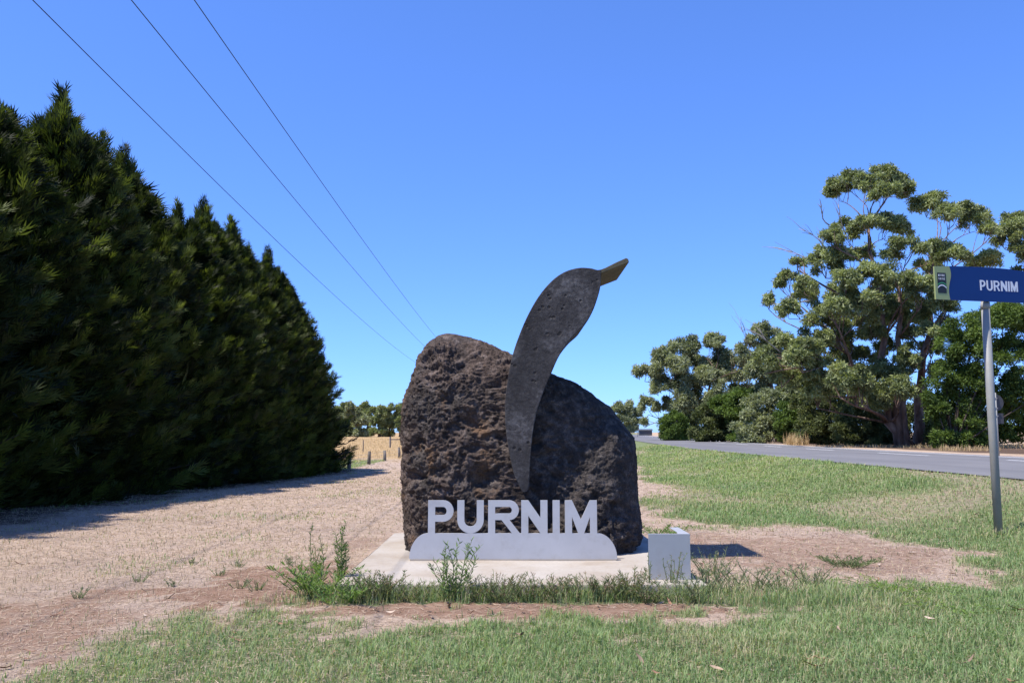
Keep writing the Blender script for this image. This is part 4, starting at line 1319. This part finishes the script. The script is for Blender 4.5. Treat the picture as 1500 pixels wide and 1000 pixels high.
def far_bits():
    D = 172.0; x = at(933.6, 630, D)[0]; g = float(terrain(x, D))
    r = thing('road_sign', 'small grey sign on a post beside the far guide post', 'road sign', (x, D, g))
    mb = MB(); mb.tube([(0, 0, -0.3), (0, 0, 2.4)], 0.05, 8); put('post', mb.mesh('post', M['galv'], True), r)
    mb = MB(); mb.box(-0.35, 0.35, -0.062, -0.051, 1.3, 2.3); put('plate', mb.mesh('plate', M['galv']), r)
    D = 230.0; p = at(945, 628, D); x = p[0]; g = float(terrain(x, D))
    r = thing('shed', 'long low dark shed far off behind the dry bank', 'shed', (x, D, g))
    mb = MB(); mb.box(-1.7, 1.7, -1, 1, -0.2, 1.35); put('wall', mb.mesh('wall', M['shed_dark']), r)
    mb = MB(); mb.add([(-1.9, -1.2, 1.36), (1.9, -1.2, 1.36), (1.9, 1.2, 1.36), (-1.9, 1.2, 1.36), (-1.9, 0, 1.75), (1.9, 0, 1.75)], [(0, 1, 5, 4), (2, 3, 4, 5), (3, 2, 1, 0)], [(0, 4, 3), (1, 2, 5)])
    put('roof', mb.mesh('roof', M['shed_dark']), r)


far_bits()


# ------------------------------------------------------------------ grass
def scatter(rng, rho0, y0, y1, yn, wide=0.74, x0=1.3, xmax=40):
    """random ground points, as dense as rho0 per square metre near, thinning with distance"""
    ye = np.linspace(y0, y1, 400); rho = rho0 * np.minimum(1, (yn / ye) ** 2)
    hw = np.minimum(wide * ye + x0, xmax)
    f = rho * 2 * hw; cum = np.concatenate([[0], np.cumsum((f[1:] + f[:-1]) / 2 * np.diff(ye))])
    n = int(cum[-1])
    y = np.interp(rng.random(n) * cum[-1], cum, ye)
    x = (rng.random(n) * 2 - 1) * np.minimum(wide * y + x0, xmax)
    return x, y


def on_slab(x, y):
    return (x > -1.53) & (x < 1.68) & (y > 7.5) & (y < 11.3)


def blades(x, y, z, h, w, lean, rng, tint, flat=False):
    n = len(x); a = rng.random(n) * 2 * math.pi
    d = np.stack([np.cos(a), np.sin(a), np.zeros(n)], 1); s = np.stack([-np.sin(a), np.cos(a), np.zeros(n)], 1)
    b = np.stack([x, y, z], 1); up = np.array([0, 0, 1.0])
    h = h[:, None]; w = np.broadcast_to(w, (n,))[:, None]; lean = lean[:, None]
    m = b + d * lean * h * 0.35 + up * h * 0.6 * np.sqrt(np.clip(1 - lean ** 2 * 0.35, 0.05, 1))
    t = b + d * lean * h + up * h * np.sqrt(np.clip(1 - lean ** 2, 0.03, 1))
    v = np.stack([b - s * w * 0.5, b + s * w * 0.5, m + s * w * 0.42, m - s * w * 0.42, t], 1).reshape(-1, 3)
    k = np.arange(n)[:, None] * 5
    q = k + np.array([[0, 1, 2, 3]]); tr = k + np.array([[3, 2, 4]])
    return v, [q, tr], np.repeat(tint, 5, 0)


def tri_straw(x, y, z, L, w, rng, tint, tilt=0.18):
    n = len(x); a = rng.random(n) * 2 * math.pi
    d = np.stack([np.cos(a), np.sin(a), rng.random(n) * tilt], 1); s = np.stack([-np.sin(a), np.cos(a), rng.normal(0, .3, n)], 1)
    b = np.stack([x, y, z + 0.006], 1)
    v = np.stack([b - s * w[:, None] * .5, b + s * w[:, None] * .5, b + d * L[:, None]], 1).reshape(-1, 3)
    return v, [np.arange(n * 3).reshape(n, 3)], np.repeat(tint, 3, 0)


def gz_near(x, y):
    near = (np.abs(x) < 16) & (y < 40)
    return terrain(x, y) + np.where(near, 0.014 * fbm(x * 5, y * 5, octv=3, seed=71), 0)


def build_grass():
    rng = np.random.default_rng(1001)
    x, y = scatter(rng, 3500, 3.9, 60, 6.4)
    l, b, f = cover(x, y)
    xr = x - road_off(y)
    keep = (rng.random(len(x)) < np.clip(l * 1.15 - 0.08, 0, 1)) & ~on_slab(x, y) & (xr < 8.95) & (y < 58)
    x, y, l = x[keep], y[keep], l[keep]
    tuft = fbm(x * 3.2, y * 3.2, octv=3, seed=55); pat = fbm(x * 0.7, y * 0.7, octv=3, seed=56)
    sc = np.maximum(1, y / 7.0)
    h = (0.050 + 0.045 * rng.random(len(x)) + 0.04 * np.clip(tuft, -0.6, 1)) * (0.6 + 0.4 * l) * (1 + 0.25 * np.log(sc))
    w = 0.0052 * (0.7 + 0.6 * rng.random(len(x))) * sc
    lean = np.clip(rng.normal(0.62, 0.22, len(x)), 0.05, 0.97)
    tall = (y > 7.0) & (y < 7.62) & (x > -2.3) & (x < 3.2)
    h = np.where(tall, h * rng.uniform(0.8, 2.2, len(x)), h); lean = np.where(tall, lean * 0.7, lean)
    c0 = np.array((0.130, 0.205, 0.080)); c1 = np.array((0.31, 0.405, 0.185)); c2 = np.array((0.46, 0.40, 0.26)); c3 = np.array((0.35, 0.42, 0.15))
    c = lerp(c0, c1, np.clip(rng.random(len(x)) * 0.8 + tuft * 0.4 + 0.1, 0, 1)[:, None])
    c = lerp(c, c3, (0.75 * sst(14, 24, y) * np.clip(0.6 + pat, 0, 1))[:, None])
    dry = rng.random(len(x)) < np.clip(0.10 + 0.5 * (1 - l) + 0.65 * np.clip(pat + 0.5 * tuft, 0, 1), 0, 0.85)
    c = np.where(dry[:, None], lerp(c, c2, rng.uniform(0.5, 1.0, len(x))[:, None]), c)
    v, fc, t = blades(x, y, gz_near(x, y) - 0.004, h, w, lean, rng, c)
    put('lawn_grass', np_mesh('lawn_grass', v, fc, M['grass_blade'], t), None, 'short green lawn grass around the monument and along the road', 'grass', kind='stuff')
    # cut, dead straw lying on the ground
    x, y = scatter(rng, 2300, 3.9, 60, 6.5)
    l, b, f = cover(x, y); xr = x - road_off(y)
    keep = (rng.random(len(x)) < np.clip(0.95 - 0.6 * b - 0.45 * l, 0.1, 1)) & ~on_slab(x, y) & (xr < 8.95)
    x, y, b = x[keep], y[keep], b[keep]
    sc = np.maximum(1, y / 7.0); n = len(x)
    c = lerp(np.array((0.32, 0.23, 0.17)), np.array((0.54, 0.43, 0.335)), rng.random((n, 1)))
    c = np.where(rng.random((n, 1)) < 0.15, np.array((0.19, 0.14, 0.10)), c)
    v, fc, t = tri_straw(x, y, gz_near(x, y), rng.uniform(0.03, 0.09, n) * sc ** 0.6, 0.004 * sc * rng.uniform(.7, 1.3, n), rng, c)
    put('dry_straw', np_mesh('dry_straw', v, fc, M['straw_blade'], t), None, 'pale dead straw covering the dry verge beside the hedgerow', 'dry grass', kind='stuff')
    # standing dry stubble on the left verge
    x, y = scatter(rng, 260, 4.2, 48, 8.0)
    l, b, f = cover(x, y)
    keep = ((x < -1.7) | ((x > 1.9) & (x < 5.5) & (y < 13))) & (rng.random(len(x)) < 0.8 - 0.5 * b) & ~on_slab(x, y) & (l < 0.5)
    x, y = x[keep], y[keep]; n = len(x); sc = np.maximum(1, y / 8.0)
    c = lerp(np.array((0.34, 0.26, 0.17)), np.array((0.52, 0.43, 0.29)), rng.random((n, 1)))
    gr = rng.random((n, 1)) < 0.16; c = np.where(gr, np.array((0.17, 0.20, 0.085)), c)
    v, fc, t = blades(x, y, gz_near(x, y) - 0.004, rng.uniform(0.03, 0.075, n), 0.0045 * sc, np.clip(rng.normal(.6, .25, n), .05, .97), rng, c)
    put('dry_stubble', np_mesh('dry_stubble', v, fc, M['straw_blade'], t), None, 'short standing dry stubble on the pale verge', 'dry grass', kind='stuff')
    # golden field beyond the fence
    n = 24000
    y = 44 + 120 * rng.random(n) ** 1.6; x = -0.02 * y - 6 - rng.random(n) * 0.32 * y
    x = np.where(y < 60, np.minimum(x, -8.7 - rng.random(n) * 5), x)
    c = lerp(np.array((0.33, 0.22, 0.10)), np.array((0.52, 0.38, 0.20)), rng.random((n, 1)))
    g = rng.random((n, 1)) < (0.65 * (1 - sst(48, 62, y)))[:, None]; c = np.where(g, np.array((0.20, 0.235, 0.11)), c)
    v, fc, t = blades(x, y, terrain(x, y) - 0.01, rng.uniform(0.06, 0.30, n) * lerp(0.5, 1.1, sst(44, 70, y)), 0.010 * y / 45, np.clip(rng.normal(.4, .2, n), 0, .9), rng, c)
    put('field_grass', np_mesh('field_grass', v, fc, M['straw_blade'], t), None, 'tall golden dry grass of the paddock beyond the fence', 'dry grass', kind='stuff')
    # tall golden roadside grass and litter under the gums
    X, Y, Hh, Cc = [], [], [], []
    n = 5200
    for (px0, px1, D, dd, h0, h1, k) in ((1108, 1182, 58, 1.6, 0.5, 1.15, 2600), (1150, 1345, 50, 3.2, 0.04, 0.28, 1500), (960, 1110, 80, 3, 0.15, 0.5, 1200), (1340, 1500, 50, 5, 0.05, 0.4, 2000), (1370, 1460, 40.5, 1.0, 0.15, 0.4, 700), (936, 985, 150, 16, 0.3, 0.7, 1200)):
        yy = D + rng.normal(0, dd * 0.5, k); xx = (rng.uniform(px0, px1, k) - 750) / FOC * yy
        ok = xx - road_off(yy) > 17.6
        X.append(xx[ok]); Y.append(yy[ok]); Hh.append(rng.uniform(h0, h1, ok.sum()))
    X = np.concatenate(X); Y = np.concatenate(Y); Hh = np.concatenate(Hh); n = len(X)
    c = lerp(np.array((0.34, 0.23, 0.115)), np.array((0.56, 0.42, 0.24)), rng.random((n, 1)))
    v, fc, t = blades(X, Y, terrain(X, Y) - 0.02, Hh * rng.uniform(0.5, 1, n), 0.022 * Y / 50, np.clip(rng.normal(.3, .2, n), 0, .8), rng, c)
    put('roadside_grass', np_mesh('roadside_grass', v, fc, M['straw_blade'], t), None, 'tall golden dry grass along the far road edge under the gums', 'dry grass', kind='stuff')


build_grass()


# ------------------------------------------------------------------ weeds
def weed(name, label, x, y, h, nst, rng, spread=0.12, cols=((0.055, 0.11, 0.03), (0.15, 0.23, 0.07)), leafl=0.06, group=None, dens=26, z0=None, dead=0.0):
    g = float(gz_near(np.array([x]), np.array([y]))[0]) if z0 is None else z0
    r = thing(name, label, 'weed', (x, y, g), group)
    mb = MB(); V = []; T = []
    for i in range(nst):
        a = rng.random() * 6.28; l = spread * math.sqrt(rng.random()); hh = h * rng.uniform(0.55, 1.0)
        b = np.array([math.cos(a) * l * 0.4, math.sin(a) * l * 0.4, -0.02]); tp = np.array([math.cos(a) * l * 1.5, math.sin(a) * l * 1.5, hh])
        p = limb_path(b, tp, rng, 6, 0.05, 0.1)
        mb.tube(p, np.linspace(0.004, 0.0018, 6), 4, False)
        m = int(dens * hh / 0.3) + 6
        s = rng.random(m) * 0.92 + 0.08
        pos = np.stack([np.interp(s, np.linspace(0, 1, 6), p[:, k]) for k in range(3)], 1)
        an = rng.random(m) * 6.28
        ax = np.stack([np.cos(an), np.sin(an), rng.uniform(0.3, 1.3, m)], 1); ax /= np.linalg.norm(ax, axis=1)[:, None]
        c = lerp(np.array(cols[0]), np.array(cols[1]), rng.random((m, 1)))
        if dead: c = np.where(rng.random((m, 1)) < dead, np.array((0.26, 0.19, 0.14)), c)
        v, q, t = leaf_quads(pos, ax, leafl * rng.uniform(0.6, 1.2, m) * (1.1 - 0.5 * s), leafl * 0.12, rng, c)
        V.append(v); T.append(t)
    v = np.vstack(V)
    put('leaves', np_mesh('leaves', v, np.arange(len(v)).reshape(-1, 4), M['grass_blade'], np.vstack(T)), r)
    put('stem', mb.mesh('stem', M['weed_stem']), r)


M['weed_stem'] = m_paint('weed_stem', (0.13, 0.16, 0.06), 0.7, 0.2)
RW = np.random.default_rng(404)
GREYW = ((0.09, 0.125, 0.07), (0.21, 0.25, 0.15))
weed('tall_weed', 'tall spiky green weed before the name panel letters P and U', at(657, 858, 7.35)[0], 7.35, 0.54, 14, RW, 0.2, cols=((0.07, 0.13, 0.045), (0.18, 0.27, 0.10)), leafl=0.085)
weed('tall_weed', 'tall upright weed at the left corner of the slab', at(497, 840, 7.95)[0], 7.95, 0.64, 8, RW, 0.05, leafl=0.07, dens=40)
weed('tall_weed', 'thin dry-tipped tall weed left of the slab corner', at(463, 840, 8.0)[0], 8.0, 0.58, 6, RW, 0.06, leafl=0.055, dead=0.25, dens=36)
weed('leafy_weed', 'leafy bright green weed clump beside the left slab corner', at(462, 858, 7.5)[0], 7.55, 0.26, 30, RW, 0.34, cols=((0.09, 0.16, 0.045), (0.21, 0.31, 0.09)), leafl=0.10)
weed('leafy_weed', 'second leafy weed clump hugging the left slab edge', at(505, 862, 7.35)[0], 7.32, 0.2, 26, RW, 0.28, cols=((0.08, 0.15, 0.04), (0.19, 0.30, 0.085)), leafl=0.095)
weed('grey_weed', 'grey twiggy weed leaning on the front of the guard box', at(985, 850, 7.6)[0], 7.6, 0.40, 8, RW, 0.09, GREYW, 0.05, dead=0.3)
weed('grey_weed', 'slender weed at the left edge of the guard box', at(950, 850, 7.62)[0], 7.62, 0.38, 4, RW, 0.04, GREYW, 0.05)
weed('flat_weed', 'flat dark green rosette weed alone on the bare dirt patch', at(1240, 822, 9.15)[0], 9.15, 0.10, 40, RW, 0.26, ((0.06, 0.095, 0.035), (0.12, 0.16, 0.065)), 0.07)
weed('leafy_weed', 'bright green broad leaved weed patch behind the guard box', at(965, 778, 12.0)[0], 12.0, 0.12, 30, RW, 0.45, cols=((0.06, 0.13, 0.02), (0.14, 0.25, 0.05)), leafl=0.08)
weed('leafy_weed', 'yellow green broad leaved weed patch at the lawn edge right of dirt', at(1310, 858, 7.75)[0], 7.75, 0.07, 60, RW, 0.42, cols=((0.12, 0.20, 0.03), (0.24, 0.36, 0.07)), leafl=0.05, dens=60)
weed('leafy_weed', 'yellow green broad leaved weed patch in the lawn by pale leaves', at(1400, 885, 7.0)[0], 7.0, 0.06, 50, RW, 0.40, cols=((0.12, 0.20, 0.03), (0.22, 0.33, 0.07)), leafl=0.05, dens=60)
for (px, y, hh) in ((1030, 7.9, 0.27), (1062, 7.6, 0.24), (1095, 7.8, 0.25), (1135, 7.75, 0.22), (1020, 7.3, 0.24), (990, 7.25, 0.26), (1040, 8.6, 0.25), (1180, 8.0, 0.2)):
    weed('wiry_weed', 'wiry grey green weed in the tangle right of the guard box', (px - 750) / FOC * y, y, hh, 16, RW, 0.2, GREYW, 0.055, 'weeds right of the guard box', dead=0.1)
for px in (545, 575, 610, 695, 735, 775, 815, 850, 885, 915, 945):
    y = 7.30 + RW.uniform(-0.1, 0.1)
    weed('slab_weed', 'low scruffy weed along the front edge of the slab', (px - 750) / FOC * y, y, RW.uniform(0.16, 0.26), 24, RW, 0.17, ((0.07, 0.10, 0.04), (0.18, 0.215, 0.10)), 0.06, 'weeds along the slab front', dead=0.22)
for px, y in ((715, 7.4), (790, 7.42), (870, 7.42), (925, 7.45), (560, 7.42)):
    weed('dry_weed', 'dead brown wispy weed overhanging the slab front', (px - 750) / FOC * y, y, 0.24, 14, RW, 0.2, ((0.20, 0.14, 0.11), (0.34, 0.26, 0.2)), 0.05, 'dead weeds along the slab front', dead=0.5)
for px, y in ((360, 7.9), (385, 7.75), (358, 9.2), (330, 8.6), (290, 9.4), (215, 8.2), (130, 7.4), (265, 8.0), (430, 9.3)):
    weed('small_weed', 'tiny green weed sprouting from the red dirt left of the slab', (px - 750) / FOC * y, y, RW.uniform(0.06, 0.11), 8, RW, 0.08, GREYW, 0.045, 'tiny weeds on the dirt')

# ------------------------------------------------------------------ fallen leaves
RL = np.random.default_rng(606)
LEAF_COL = [(0.38, 0.27, 0.18), (0.46, 0.36, 0.28), (0.24, 0.13, 0.08), (0.19, 0.13, 0.09)]
leaf_m = [m_paint('fallen_leaf_%d' % i, c, 0.7, 0.25) for i, c in enumerate(LEAF_COL)]
leaf_mesh = []
for k in range(4):
    n = 9; t = np.linspace(0, 1, n); w = np.sin(t ** 0.8 * math.pi) * 0.016 + 0.0008
    cx = 0.13 * (t - 0.5); cy = 0.02 * np.sin(t * 2.5 + k); cz = 0.008 + 0.018 * np.abs(t - 0.4) * (1 + 0.4 * k)
    v = np.concatenate([np.stack([cx, cy + w, cz + 0.006], 1), np.stack([cx, cy, cz], 1), np.stack([cx, cy - w, cz + 0.007], 1)])
    i = np.arange(n - 1); q = np.concatenate([np.stack([i, i + 1, n + i + 1, n + i], 1), np.stack([n + i, n + i + 1, 2 * n + i + 1, 2 * n + i], 1)])
    leaf_mesh.append(np_mesh('fallen_leaf', v, q, leaf_m[k], smooth=True))
spots = [(1306, 862), (1424, 872), (1443, 874), (1215, 917), (1175, 970), (1185, 960), (640, 905), (663, 882), (560, 870), (880, 880), (1135, 868), (1190, 868), (1440, 832), (1480, 812), (1380, 800), (1283, 790), (1210, 783),
         (25, 885), (60, 955), (30, 968), (495, 873), (350, 845), (1040, 880), (1060, 885), (985, 905), (1290, 760), (1330, 775), (1420, 770), (1090, 765), (170, 905), (420, 905), (1345, 905), (760, 930), (930, 962), (1320, 930)]
spots += [(float(RL.uniform(540, 1080)), float(RL.uniform(872, 900))) for _ in range(26)] + [(float(RL.uniform(1020, 1420)), float(RL.uniform(780, 850))) for _ in range(22)] + [(float(RL.uniform(20, 500)), float(RL.uniform(820, 960))) for _ in range(22)] + [(float(RL.uniform(950, 1480)), float(RL.uniform(720, 1000))) for _ in range(24)]
for (px, py) in spots:
    y = CAM_H * FOC / (py - 633.0); x = (px - 750) / FOC * y
    k = int(RL.integers(0, 4)) if px > 100 else 2
    where = ('the dry dirt and straw left of the slab' if x < -1.45 else 'the bare dirt strip before the slab front' if (x < 1.9 and 6.4 < y < 7.45) else
             'the bare patch right of the guard box' if (y > 7.9 and x < 5.2 and y < 12.6) else 'the lawn between the monument and the road' if y > 7.9 else 'the green lawn before the dirt strip')
    o = put('fallen_leaf', leaf_mesh[k], None, 'curled dry fallen leaf on ' + where, 'leaf', 'fallen leaves on ' + where)
    o.location = (x, y, float(gz_near(np.array([x]), np.array([y]))[0]) + (0.035 if py > 890 and px > 500 else 0.004))
    o.rotation_euler = (RL.normal(0, 0.25), RL.normal(0, 0.2), RL.uniform(0, 6.28)); s = RL.uniform(0.45, 0.9); o.scale = (s, s, s)
